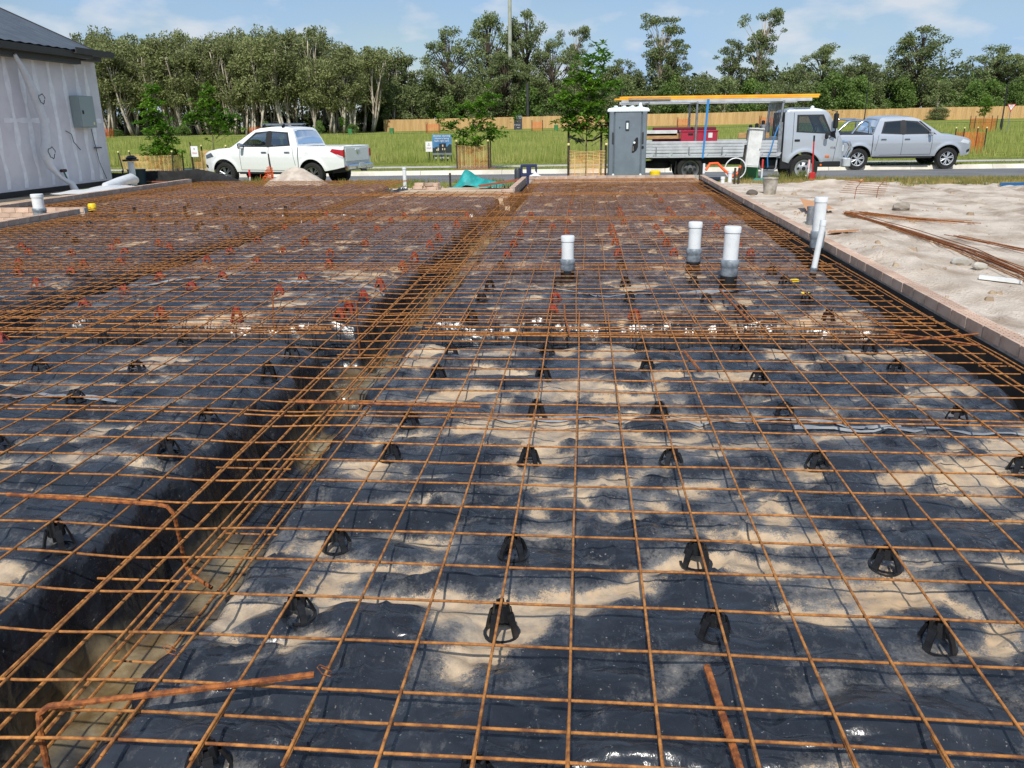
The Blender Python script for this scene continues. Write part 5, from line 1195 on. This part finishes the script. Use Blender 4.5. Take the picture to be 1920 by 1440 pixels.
tag(MB().tube([(TX+.80, TY-1.0, TZ+1.62), (TX+.70, TY-1.03, TZ+1.3), (TX+.62, TY-1.04, TZ+.9), (TX+.55, TY-1.03, TZ+.72), (TX+.58, TY-1.03, TZ+.45)], .018, 6).build('strap', blue), 'loose blue strap tied at the truck headboard', 'strap')
tag(MB().bb((TX-.55, TY-.3, TZ+1.02), (.9, .6, .3), .05).build('dark_bag', darkpl), 'dark equipment bag on the truck tray before the red box', 'bag')

# ------------------------------------------------------------------ vegetation
def leaf_mesh(name, C, size, rng_, asp=.45, droop=.3, tri=False):
    """leaf-shaped faces at the points C"""
    n_ = len(C); d = rng_.normal(size=(n_, 3)); d[:, 2] -= droop; d /= np.linalg.norm(d, axis=1)[:, None]
    e = rng_.normal(size=(n_, 3)); e -= (e*d).sum(1)[:, None]*d; e /= np.linalg.norm(e, axis=1)[:, None]
    s = size*rng_.uniform(.6, 1.35, n_)[:, None]
    V = np.stack([C-d*s*.5, C+e*s*asp*.5, C+d*s*.5, C-e*s*asp*.5], 1).reshape(-1, 3)
    F = np.arange(n_*4).reshape(-1, 4)
    return np_mesh(name, V, F)
def clump_pts(rng_, c, r, n_, flat=.75):
    p = rng_.normal(size=(n_, 3)); p /= np.linalg.norm(p, axis=1)[:, None]; p *= (rng_.uniform(0, 1, n_)**.45)[:, None]*r
    p[:, 2] *= flat; return p+np.array(c)
def leafmat(name, a, b, rnd=.16, trans=.25):
    return mat(name, S(*a), .55, c2=S(*b), scale=.55, detail=3, lo=.38, hi=.62, rnd=rnd, trans=trans, spec=.35)
euc = leafmat('gum_leaf', (134, 144, 96), (98, 112, 66)); pap = leafmat('paperbark_leaf', (142, 148, 96), (100, 108, 64)); dense = leafmat('dense_leaf', (116, 140, 70), (84, 110, 50))
street = leafmat('street_leaf', (110, 150, 46), (68, 112, 30), .1, .3)
barkw = mat('pale_bark', S(198, 188, 172), .9, c2=S(136, 122, 106), scale=1.6, stretch=(1, 1, .3), rnd=.15); barkd = mat('dark_bark', S(92, 80, 68), .95, c2=S(64, 56, 48), scale=3, stretch=(1, 1, .3))
def gum(seed, h, base, cw, nc, cr, nl, ls, tr, lean=.06, flat=.75, shape='round', nb=None, mlt=1):
    """trunk with limbs to leaf clumps; returns (trunk mesh, crown mesh)"""
    g = np.random.RandomState(seed); T = MB(); lx, ly = g.uniform(-lean, lean, 2)*h
    ntr = mlt; P = []; trunks = []
    for q in range(ntr):
        ox, oy = (g.uniform(-.5, .5, 2) if ntr > 1 else (0, 0)); sx_, sy_ = (g.uniform(-.12, .12, 2)*h if ntr > 1 else (0, 0))
        tp = [(ox+(lx+sx_)*t_+.12*math.sin(t_*7+seed+q), oy+(ly+sy_)*t_+.12*math.cos(t_*5+seed), h*.90*t_) for t_ in np.linspace(0, 1, 9)]
        T.tube(tp, [tr*(1-.8*t_)+.02 for t_ in np.linspace(0, 1, 9)], 6); trunks.append(tp)
    for k in range(nc):
        t_ = g.uniform(0, 1); a = g.uniform(0, 2*PI)
        z = base+(h-base)*t_
        if shape == 'round': rad = cw*math.sqrt(max(.06, 1-(2*t_-.9)**2))*g.uniform(.35, 1)
        elif shape == 'cone': rad = cw*(1.05-t_)*g.uniform(.3, 1)
        else: rad = cw*(.35+.65*t_)*g.uniform(.2, 1)*(1 if t_ < .9 else .75)
        tp = trunks[k % ntr]; fz = max(.15, (z-.18*h*g.uniform(.5, 1.2))/h); fz = min(fz, .95); i = min(7, int(fz*8/.9*.9)); q = tp[min(i, 8)]
        cx_, cy_ = tp[min(8, int(t_*8))][0]*.8+rad*math.cos(a), tp[min(8, int(t_*8))][1]*.8+rad*math.sin(a)
        r_ = cr*g.uniform(.6, 1.25)
        if nb is None or k < nb:
            m_ = ((q[0]+cx_)/2+g.uniform(-.2, .2), (q[1]+cy_)/2+g.uniform(-.2, .2), (q[2]+z)/2+.06*h*g.uniform(-.2, 1)); T.tube([q, m_, (cx_, cy_, z)], [tr*.32, tr*.2, .02], 4, cap=False)
        P.append(clump_pts(g, (cx_, cy_, z), r_, int(nl*(r_/cr)**2), flat))
    return T.mesh('trunk', True), leaf_mesh('crown', np.concatenate(P), ls, g)
PROT = {}
def proto(key, lm, bm, *a, **k):
    tr_, cr_ = gum(*a, **k); tr_.materials.append(bm); cr_.materials.append(lm); PROT.setdefault(key, []).append((tr_, cr_))
for s in range(5): proto('paper', pap, barkw, 20+s, 13.4, 5.0, 2.3, 42, 1.0, 105, .38, .15, lean=.05, nb=26, flat=1.0, mlt=2+s % 2)
for s in range(3): proto('gum', euc, barkw, 40+s, 14.8, 5.2, 4.2, 70, .85, 120, .33, .27, shape='vase', flat=.62)
for s in range(3): proto('big', euc, barkd, 50+s, 14.4, 3.2, 5.2, 120, 1.0, 110, .36, .32, flat=.72)
for s in range(4): proto('bush', dense, barkd, 60+s, 7.6, .4, 3.0, 52, 1.15, 115, .42, .16, flat=.9, nb=10)
for s in range(3): proto('grey', euc, barkw, 70+s, 8.0, .8, 2.8, 46, 1.05, 115, .38, .15, flat=.9, nb=20)
rt_ = random.Random(21)
def nth(k):
    if k <= 20: return ORD[k]
    t_, u = divmod(k, 10); tens = {2: 'twent', 3: 'thirt'}[t_]
    return tens+'ieth' if u == 0 else tens+'y-'+ORD[u]
def plant(key, x, y, hs, label, group=None, ws=None, i=None, name='gum_tree'):
    ps = PROT[key]; tr_, cr_ = ps[(i if i is not None else rt_.randrange(len(ps))) % len(ps)]
    o = thing(name, label, 'tree', (x, y, float(ground_z(x, y))-.1), rt_.uniform(0, 6.28), group); ws = ws or hs*rt_.uniform(.9, 1.12); o.scale = (ws, ws, hs)
    ob('trunk', tr_, None, o); ob('crown', cr_, None, o); return o
# left paperbark forest
for row, (yy, n_, hh) in enumerate(((112, 34, .86), (117, 34, .96), (123, 30, 1.02), (129, 26, 1.06))):
    for k in range(n_):
        x = -100+ (70.5)*(k+rt_.uniform(.1, .9))/n_
        h = hh*rt_.uniform(.9, 1.08)*(1 if x < -38 else .82)
        if row == 0: lb, gp = 'pale trunked paperbark, %s from the left in the front row of the left forest' % nth(k+1), 'paperbarks at the front of the left forest'
        else: lb, gp = 'paperbark deeper inside the dense left forest', 'paperbarks inside the left forest'
        plant('paper', x, yy+rt_.uniform(-2, 2), h, lb, gp, rt_.uniform(.85, 1.1), name='paperbark_tree')
# middle and right: understorey behind the fence
for row, (yy, n_) in enumerate(((126, 30), (131, 28), (137, 26))):
    for k in range(n_):
        x = -34+112*(k+rt_.uniform(.1, .9))/n_
        h = rt_.uniform(.72, 1.02)*(.98 if row else .85)
        if x > 48: h *= .86
        key = 'bush' if (k+row) % 3 == 0 or x > 34 and k % 2 else 'grey'
        lb = ('dense dark green tree' if key == 'bush' else 'grey green wispy tree')+(' in the front row behind the paling fence' if row == 0 else ' deeper in the wood behind the paling fence')
        if row == 0: lb = lb.replace('in the front row', ', %s from the left in the front row' % nth(k+1)).replace(' ,', ',')
        plant(key, x, yy+rt_.uniform(-1.5, 1.5), h, lb, ('dark' if key == 'bush' else 'grey')+(' trees just behind the fence' if row == 0 else ' trees deep behind the fence'), name='fence_tree')
for (x, y, hs_, ws_, key, i, lb) in [
    (-20.5, 131, 1.0, .95, 'big', 0, 'broad dark gum at the left of the tall middle clump'), (-14.5, 133, 1.14, 1.0, 'big', 1, 'tall broad gum left of the concrete pole'), (-9.0, 132, 1.16, .85, 'big', 2, 'tallest broad gum right of the concrete pole'),
    (-4.5, 129, .84, .85, 'big', 0, 'rounded gum low on the right of the middle clump'), (-2.0, 134, .97, .8, 'gum', 1, 'wispy topped gum at the right end of the middle clump'), (-12.5, 126.5, .72, .9, 'big', 1, 'olive crowned gum before the concrete pole'),
    (11.2, 130, 1.04, 1.0, 'gum', 0, 'tall open gum standing above the truck tray'), (13.5, 133, .82, .8, 'gum', 2, 'shorter gum beside the tall gum above the truck tray'), (25.5, 130, 1.04, .95, 'gum', 1, 'tall leaning gum above the truck cab'), (22.5, 132, .8, .8, 'gum', 2, 'lower gum left of the tall gum above the cab'),
    (35.5, 131, .74, .8, 'big', 1, 'rounded gum between the truck and the silver ute'), (40, 130, .62, .8, 'big', 0, 'olive gum above the silver ute cab'), (48.5, 130, .88, .98, 'big', 2, 'large dark round gum above the silver ute bonnet'), (59.5, 131, .68, 1.0, 'big', 0, 'broad low gum at the right frame edge'), (64.5, 130, .6, .9, 'big', 1, 'rounded gum cut by the right frame edge'),
    (5.0, 131, .66, .8, 'big', 2, 'grey green gum behind the street tree by the toilet'), (-27.5, 130, .74, .9, 'big', 1, 'low gum at the right end of the left forest'), (-32, 131, .8, .8, 'gum', 0, 'open gum joining the left forest and the middle clump')]:
    plant(key, x, y, hs_, lb, None, ws_, i)
# far mass of foliage closing the wood
g = np.random.RandomState(4); C = []
for k in range(620):
    x = g.uniform(-135, 130); z0 = float(ground_z(x, 143)); hh = 10.5 if x < -30 else 7.6
    C.append(clump_pts(g, (x, g.uniform(141, 150), z0+g.uniform(.3, hh)), g.uniform(1.6, 2.8), 90, .8))
for k in range(90):
    x = g.uniform(-112, -32); C.append(clump_pts(g, (x, g.uniform(124, 133), float(ground_z(x, 128))+g.uniform(.3, 2.6)), g.uniform(.9, 1.6), 80, .8))
me = leaf_mesh('far_wood', np.concatenate(C), .8, g); me.materials.append(leafmat('wood_leaf', (96, 106, 66), (66, 78, 44)))
tag(ob('far_wood', me), 'dark mass of far foliage closing the gaps in the wood', 'wood', kind='stuff')
# low scrub along the forest foot
for k in range(16):
    x = -96+66*(k+rt_.random())/16
    plant('bush', x, 109.5+rt_.uniform(-1.5, 1), rt_.uniform(.12, .26), 'bright low shrub at the foot of the left forest', 'shrubs at the foot of the left forest', rt_.uniform(.2, .32), name='low_shrub')
plant('grey', 48.6, 121, .22, 'round grey shrub behind the fence above the silver ute', None, .5, 1, 'round_shrub')

# street trees with rosettes of long leaves
def street_tree(label, x, y, h, seed, spots, tr=.022):
    g = np.random.RandomState(seed); z0 = float(ground_z(x, y)); o = thing('street_tree', label, 'tree', (x, y, z0)); T = MB(); P = []; D = []
    T.tube([(0, 0, -.05), (.01, 0, h*.3), (.03, 0, h*.6), (spots[0][0]*.6, 0, spots[0][1]-.1)], [tr, tr*.85, tr*.6, .006], 7)
    V = []; nl = 0
    for (dx, z, r_) in spots:
        for k in range(int(24*max(.3, r_/.35))):
            c = np.array([dx, 0, z])+g.normal(size=3)*np.array([r_*.62, r_*.62, r_*.55])
            q = (dx*.25, 0, max(h*.28, min(c[2]-.3, z-.35)))
            if k % 4 == 0: T.tube([q, ((q[0]+c[0])/2, c[1]/2, (q[2]+c[2])/2+.03), tuple(c)], [tr*.4, tr*.28, .004], 4, cap=False)
            for j in range(13):
                a = g.uniform(0, 2*PI); el = g.uniform(-.35, .9); d = np.array([math.cos(a)*math.cos(el), math.sin(a)*math.cos(el), math.sin(el)]); sd_ = np.array([-math.sin(a), math.cos(a), 0]); L_ = g.uniform(.13, .23); w0 = L_*.17
                m_ = c+d*L_*.5+np.array([0, 0, .012]); tip = c+d*L_-np.array([0, 0, .025])
                V += [c, m_+sd_*w0, tip, m_-sd_*w0]; nl += 1
    me = np_mesh('crown', np.array(V), np.arange(nl*4).reshape(-1, 4)); me.materials.append(street)
    T.build('trunk', mat('street_bark', S(104, 92, 78), .9), o, True); ob('crown', me, None, o); return o
street_tree('young street tree beside the portable toilet', .06, 21.35, 3.5, 1, [(.22, 3.28, .28), (.30, 2.75, .40), (-.22, 2.78, .26), (.0, 2.45, .36), (-.55, 2.15, .30), (-.40, 1.75, .34), (.05, 1.9, .36), (.30, 1.65, .3), (.62, 1.45, .25), (-.2, 1.45, .3), (.75, 2.5, .18)])
street_tree('young street tree in the tan guard across the road', -4.15, 30.0, 3.0, 2, [(.8, 2.55, .22), (.3, 2.35, .30), (-.25, 2.2, .28), (.15, 1.85, .34), (-.9, 1.6, .24), (-.3, 1.35, .34), (.35, 1.2, .38), (.75, 1.35, .3), (.1, .85, .30), (-.5, .8, .2)])
street_tree('tall young street tree in the leaning guard beside the house', -16.6, 29.8, 3.4, 3, [(-.05, 3.05, .22), (-.15, 2.6, .32), (.05, 2.2, .36), (-.3, 1.95, .36), (.25, 1.75, .36), (-.05, 1.45, .36), (.3, 1.1, .34), (.15, .85, .34), (-.45, .7, .3), (.55, .7, .3), (.0, .45, .3)])
street_tree('young street tree rising behind the white ute bonnet', -14.5, 30.0, 3.2, 4, [(.0, 2.95, .24), (-.1, 2.45, .3), (-.4, 2.1, .34), (.3, 2.05, .34), (-.75, 1.85, .24), (.85, 1.85, .3), (.1, 1.75, .36), (.6, 1.6, .3)])
street_tree('small far street tree beside the give way sign', 32.6, 71, 2.7, 5, [(0, 2.3, .35), (.1, 1.8, .4), (-.1, 1.5, .3)])
for k, (x, y) in enumerate(((-30.0, 102), (-8.5, 103), (-18, 102.5))):
    street_tree('little far sapling in an orange guard before the fence', x, y, 2.0, 8+k, [(0, 1.9, .4), (.1, 1.4, .4)])['group'] = 'far saplings'

def guard(label, x, y, wd, dp, h, m, lean=0., tilt=0., cap=True, rows=20, n_posts=4, z0=None):
    o = thing('tree_guard', label, 'tree guard', (x, y, float(ground_z(x, y)) if z0 is None else z0), lean)
    pts = [(-wd/2, -dp/2), (wd/2, -dp/2), (wd/2, dp/2), (-wd/2, dp/2)][:n_posts]
    rr = random.Random(int(abs(x)*10)); P = []
    for (a, b) in pts:
        tx = rr.uniform(-tilt, tilt); P.append((a, b, tx)); MB().bb((a+tx/2, b, h*.56), (.045, .045, h*1.12), .006).build('stake', stakem, o) if not tx else MB().tube([(a, b, -.02), (a+tx, b, h*1.12)], .026, 6).build('stake', stakem, o)
        if cap: smooth(MB().lathe([(.03, 0), (.038, .02), (.03, .06)], 8, (a+tx, b, h*1.12)).build('stake_cap', capm, o))
    mb = MB()
    for i in range(len(P)):
        p, q = P[i], P[(i+1) % len(P)]
        if len(P) < 4 and i == len(P)-1: break
        for k in range(rows):
            f = .04+.93*k/(rows-1)*(1-.05*abs(math.sin(k*3+i))); z = h*f; sag = .04*h*(k/rows)
            A = (p[0]+p[2]*f, p[1], z); B = (q[0]+q[2]*f, q[1], z); Mi = ((A[0]+B[0])/2, (A[1]+B[1])/2+.015*math.sin(k), z-sag); mb.tube([A, Mi, B], .0065, 4)
        nv = max(3, int(math.hypot(p[0]-q[0], p[1]-q[1])/.16))
        for k in range(1, nv):
            f = k/nv; a, b = p[0]+(q[0]-p[0])*f, p[1]+(q[1]-p[1])*f; tx = p[2]+(q[2]-p[2])*f; mb.tube([(a, b, .02), (a+tx, b, h*.93)], .008, 4)
    mb.build('barrier_mesh', m, o); return o
guard('orange mesh guard round the street tree beside the toilet', .10, 21.3, 1.02, .7, .90, tanmesh, rows=24)
guard('tan mesh guard round the street tree across the road', -4.2, 30.0, 1.2, .8, .90, tanmesh, rows=22)
guard('leaning orange and tan guard beside the house corner', -16.9, 29.7, 2.0, .9, .66, tanmesh, tilt=.22, rows=16)
guard('tan mesh guard behind the white ute bonnet', -14.5, 30.0, 1.4, .9, .82, tanmesh, rows=18)
guard('orange mesh guard in front of the silver ute', 18.3, 40.0, 1.0, .9, 1.0, orangep, rows=16)
mulch = mat('mulch', S(150, 92, 72), .95, c2=S(120, 74, 58), scale=12)
for x, y, lb in ((-4.15, 30.0, 'reddish mulch round the street tree across the road'), (18.3, 40.0, 'reddish mulch round the guard before the silver ute')):
    heap(lb, 'mulch_bed', (x, y, float(ground_z(x, y))-.03), .95, .75, .10, mulch, 2, 8, .4, .4, 'mulch')
for k, (x, y, w_, lb) in enumerate(((-40.5, 100, 1.2, 'orange tree guard at the forest foot right of the white ute cab'), (-35.2, 100, 1.5, 'orange tree guard nearest the left end of the fence'), (-18.6, 102, 1.6, 'orange tree guard behind the estate sign'), (-5.8, 103, 1.3, 'orange tree guard right of the dark far sign'), (-.2, 103, 1.6, 'orange tree guard left of the toilet against the fence'), (3.6, 103, 1.2, 'orange tree guard behind the toilet roof'), (11.9, 103, 1.3, 'orange tree guard seen right of the toilet'), (22.0, 103, 1.9, 'orange tree guard above the truck tray'), (32.6, 71, 1.7, 'orange tree guard beside the give way sign'), (-60.5, 100, 3.0, 'wide orange barrier at the forest behind the white ute'), (-68.5, 100, 1.6, 'orange barrier at the forest beside the leaning guard'), (-77.5, 100, 1.6, 'orange barrier at the forest near the house'))):
    guard(lb, x, y, w_, .9, 1.15, orangep, cap=False, rows=14)
for ly, lx in ((30.0, -4.15),):
    for s in (-.45, .5): tag(MB().bb((lx+s, ly+.1, .45), (.05, .05, 1.3), .006).build('tree_stake', stakem), 'dark tree stake %s of the trunk across the road' % ('left' if s < 0 else 'right'), 'stake')
for s in (-.48, .42):
    o = thing('tree_stake', 'dark tree stake %s of the trunk beside the toilet' % ('left' if s < 0 else 'right'), 'stake', (.06+s, 21.35, -.28)); MB().bb((0, 0, .78), (.06, .06, 1.56), .008).build('post', stakem, o); MB().tube([(0, -.02, 1.25), (-s*.5, -.02, 1.14), (-s*.95, 0, 1.13)], .025, 5).build('tie', blackp, o)

# grass
def blades(name, label, pts, hmin, hmax, wd, m, seed, lean=.35):
    g = np.random.RandomState(seed); n_ = len(pts); h = g.uniform(hmin, hmax, n_); a = g.uniform(0, 2*PI, n_); l_ = g.uniform(0, lean, n_)*h; b = g.uniform(0, 2*PI, n_)
    w0 = wd*g.uniform(.6, 1.3, n_); dx, dy = np.cos(a)*w0, np.sin(a)*w0
    A = pts+np.stack([dx, dy, 0*h], 1); B = pts-np.stack([dx, dy, 0*h], 1); Cc = pts+np.stack([l_*np.cos(b), l_*np.sin(b), h], 1)
    me = np_mesh(name, np.stack([A, B, Cc], 1).reshape(-1, 3), np.arange(n_*3).reshape(-1, 3)); me.materials.append(m); return tag(ob(name, me), label, 'grass', kind='stuff')
g = np.random.RandomState(9)
def scat(n_, x0, x1, y0, y1, f=None, pw=1., ang=False):
    y = y0+(y1-y0)*g.uniform(0, 1, n_)**pw
    x = g.uniform(x0, x1, n_)*( (y+2.2) if ang else 1.)
    if f is not None: k = f(x, y); x, y = x[k], y[k]
    return np.stack([x, y, ground_z(x, y)-.01], 1)
fieldg = mat('field_grass', S(140, 154, 68), .7, c2=S(178, 176, 102), scale=.35, detail=6, lo=.4, hi=.62, trans=.3)
shortg = mat('short_grass', S(112, 128, 52), .7, c2=S(150, 140, 80), scale=1.2, detail=5, trans=.3)
dryg = mat('dry_grass', S(170, 150, 92), .8, c2=S(118, 122, 58), scale=1.5, detail=5, lo=.42, hi=.6, trans=.25)
f1 = lambda x, y: (y > road_far(x)+5.6+1.2*fbm(x*.3, y*.3, 3)) & ((fbm(x*.5, y*.5, 14)) > .36)
blades('field_grass', 'tall green grass filling the field beyond the footpath', scat(90000, -.72, .72, 31, 95, f1, 1.9, True), .25, .55, .022, fieldg, 1)
blades('verge_grass', 'short green grass along the far verge', scat(26000, -.75, .75, 28, 38, lambda x, y: (y > road_far(x)+.3) & ~((y > road_far(x)+1.97) & (y < road_far(x)+3.53)), 1.2, True), .04, .10, .014, shortg, 2)
blades('dry_verge_grass', 'dry grass strip between the sand and the road', scat(42000, 3.9, 17, 17.2, 22.68, lambda x, y: (fbm(x*.9, y*1.4, 17)+.13*(y-19.0)+.02*(x-8)) > .42), .05, .17, .011, dryg, 3, .7)
blades('left_verge_grass', 'weedy grass about the sand heap and tarp', scat(12000, -13, -1.5, 18.9, 22.6, lambda x, y: fbm(x*.9, y*.9, 18) > .46), .05, .20, .011, shortg, 4, .6)
tuft = np.concatenate([np.array([[c[0], c[1], 0]])+g.normal(size=(260, 3))*np.array([.14, .10, 0]) for c in ((6.05, 21.25), (5.85, 21.3), (5.3, 21.2), (-9.0, 19.9), (-8.7, 20.0), (4.2, 21.2))])
tuft[:, 2] = ground_z(tuft[:, 0], tuft[:, 1])-.01
blades('weed_tufts', 'taller green weed tufts by the stakes and pillar', tuft, .12, .34, .009, shortg, 5, .6)

# ------------------------------------------------------------------ paling fence, poles, signs
fm = mat('paling', S(204, 168, 116), .85, c2=S(184, 146, 96), scale=.9, stretch=(6, 6, .4), rnd=.07)
fo = thing('paling_fence', 'long tan timber paling fence before the wood', 'fence', (0, 0, 0))
pan = MB(); gg = random.Random(6)
for k in range(24): pan.box((-1.2+.05+.1*k, gg.uniform(-.012, .012), .9), (.094, .02, 1.8+gg.uniform(-.01, .01)))
pme = pan.mesh('panel'); pme.materials.append(fm)
for k in range(44):
    x = -28.3+2.4*k; b = ob('panel', pme, None, fo, (x, 122+rt_.uniform(-.02, .02), float(ground_z(x, 122))-.15+rt_.uniform(-.03, .03)))
rail = MB().box((0, .06, 1.5), (105, .05, .09)); 
for k in range(22):
    x = -28.3+4.8*k; MB().bb((x-1.2, 122.08, float(ground_z(x, 122))+.7), (.12, .1, 1.9), .01).build('post', timber, fo)
MB().box((-29.5, 126.5, float(ground_z(-29.5, 122))+.75), (.03, 9, 1.8)).build('return_panel', fm, fo)
smooth(tag(MB().tube([(-11.35, 128.6, 0), (-11.25, 128.6, 12), (-11.2, 128.6, 30)], [.34, .30, .22], 14).build('concrete_pole', mat('pole_concrete', S(168, 172, 160), .9, c2=S(150, 154, 142), scale=1)), 'tall pale concrete pole rising above the middle gums', 'pole'))
smooth(tag(MB().tube([(-8.3, 123.5, .8), (-8.35, 123.5, 7)], .2, 8).build('dark_pole', mat('dark_pole', S(58, 58, 60), .8)), 'dark slender trunk like pole behind the far sign', 'pole'))
bkp = mat('lamp_black', S(24, 24, 26), .5)
def lamp(label, x, y, h, arm):
    o = thing('street_lamp', label, 'street lamp', (x, y, float(ground_z(x, y)))); smooth(MB().lathe([(.11, 0), (.10, .9), (.055, 1.0), (.045, h)], 10).build('post', bkp, o)); MB().tube([(0, 0, h), (arm, 0, h+.08)], .03, 6).build('arm', bkp, o); MB().bb((arm+.2*(1 if arm > 0 else -1), 0, h+.08), (.45, .2, .08), .02).build('lamp_head', bkp, o)
lamp('black street lamp beside the give way sign', 35.9, 75, 3.9, .5); lamp('black street lamp behind the silver ute', 29.1, 90, 5.4, .5)
sw_, sb, sr_ = mat('sign_white', S(232, 232, 232), .5), mat('sign_black', S(22, 26, 34), .5), mat('sign_red', S(190, 30, 40), .5)
gw = thing('give_way_sign', 'triangular give way sign on a thin post at the far right', 'sign', (34.1, 70, float(ground_z(34.1, 70)))); MB().tube([(0, 0, 0), (0, 0, 2.0)], .03, 6).build('post', galv, gw)
MB().prism([(-.34, 2.15), (.34, 2.15), (0, 1.56)], -.05, -.03, 'y').build('red_border', sr_, gw); MB().prism([(-.25, 2.10), (.25, 2.10), (0, 1.67)], -.056, -.052, 'y').build('white_face', sw_, gw); text('GIVE\nWAY', .12, (0, -.06, 1.99), (R(90), 0, 0), sb, gw)
def board(name, label, x, y, wd, hg, z0, rz=0., post=None, facem=None):
    o = thing(name, label, 'sign', (x, y, z0), rz); MB().bb((0, 0, hg/2), (wd, .03, hg), .004).build('panel', facem or sw_, o)
    if post:
        for s in post: MB().bb((s, .04, hg/2-post[0]*0-.3), (.05, .04, hg+.6), .004).build('post', stakem, o)
    return o
z33 = float(ground_z(-6.6, 37))
b1 = board('estate_sign', 'dark blue builder sign with house picture in the field', -6.6, 37, .80, 1.04, z33+.02, R(2), (-.3, .3), mat('sign_sky', S(60, 110, 158), .5, c2=S(90, 140, 182), scale=2))
b1.scale = (1.12, 1, 1.12); MB().box((0, -.0175, .11), (.80, .003, .22)).build('footer_band', sb, b1); MB().box((0, -.0175, .265), (.80, .003, .08)).build('grey_band', mat('sign_grey', S(120, 128, 132), .6), b1)
MB().box((0, -.0175, .345), (.80, .003, .075)).build('picture_ground', mat('pic_dark', S(40, 44, 44), .6), b1)
MB().prism([(-.4, .383), (.4, .383), (.4, .64), (.30, .66), (.22, .56), (-.25, .56), (-.33, .50), (-.4, .52)], -.0188, -.0170, 'y').build('picture_trees', mat('pic_trees', S(36, 52, 50), .6), b1)
MB().prism([(-.12, .40), (.17, .40), (.17, .70), (-.12, .68)], -.021, -.0190, 'y').build('picture_house', mat('pic_house', S(30, 34, 42), .6), b1)
for x, z, a, b in ((-.16, .46, .05, .12), (-.22, .43, .05, .06), (.03, .60, .05, .08), (.02, .46, .04, .08), (.11, .46, .04, .08)): MB().box((x, -.0225, z), (a, .002, b)).build('picture_window', mat('pic_window', S(206, 190, 160), .6), b1)
text('Another stunning\nHome is being\nbuilt right here', .10, (0, -.0195, .89), (R(90), 0, 0), sw_, b1); text('metricon', .17, (0, -.021, .115), (R(90), 0, 0), sw_, b1); text('Lot 712', .07, (.0, -.021, .262), (R(90), 0, 0), sb, b1)
b2 = board('sold_sign', 'small white sold sign left of the builder sign', -7.22, 37, .32, .46, z33+.42, 0); text('SOLD', .09, (0, -.019, .16), (R(90), 0, 0), sr_, b2); MB().bb((0, .03, -.15), (.05, .04, .5), .004).build('post', stakem, b2); MB().box((0, -.018, .30), (.14, .003, .015)).build('printed_line', sb, b2); MB().box((0, -.018, .36), (.04, .003, .03)).build('printed_mark', sb, b2)
zq = float(ground_z(-15.1, 29.4))
b3 = board('sold_sign', 'white lot sign on the guard behind the white ute bonnet', -15.0, 29.4, .28, .40, zq+.55, 0); text('SOLD', .075, (0, -.019, .14), (R(90), 0, 0), sr_, b3); MB().bb((-.16, .03, -.05), (.04, .04, 1.2), .004).build('post', stakem, b3); MB().box((0, -.018, .30), (.03, .003, .05)).build('printed_mark', sb, b3)
b4 = board('far_sign', 'tall dark far sign standing before the paling fence', -9.1, 115, 1.15, 1.95, float(ground_z(-9.1, 115))+.0, 0, (-.5, .5), mat('far_sign_face', S(58, 60, 70), .6))
text('BUILD WITH\nCERTAINTY', .20, (0, -.03, 1.62), (R(90), 0, 0), sw_, b4); text('Metricon', .22, (-.1, -.03, .62), (R(90), 0, 0), sw_, b4); text('insight', .16, (.05, -.03, .28), (R(90), 0, 0), sw_, b4)
for k, c_ in enumerate((sr_, sw_, sr_)): MB().box((-.3+.3*k, -.02, 1.08), (.16, .006, .10)).build('printed_block', c_, b4)
for k, (x, y, lb) in enumerate(((-28.5, 100, 'small green service pit post at the left end of the fence'), (-23.6, 101, 'small green service post right of the fence end'), (6.0, 102, 'green service post beside the toilet'), (-3.4, 101, 'small teal service post before the fence'))):
    tag(MB().bb((x, y, float(ground_z(x, y))+.35), (.5, .4, .75), .05).build('service_post', gmx), lb, 'service post')
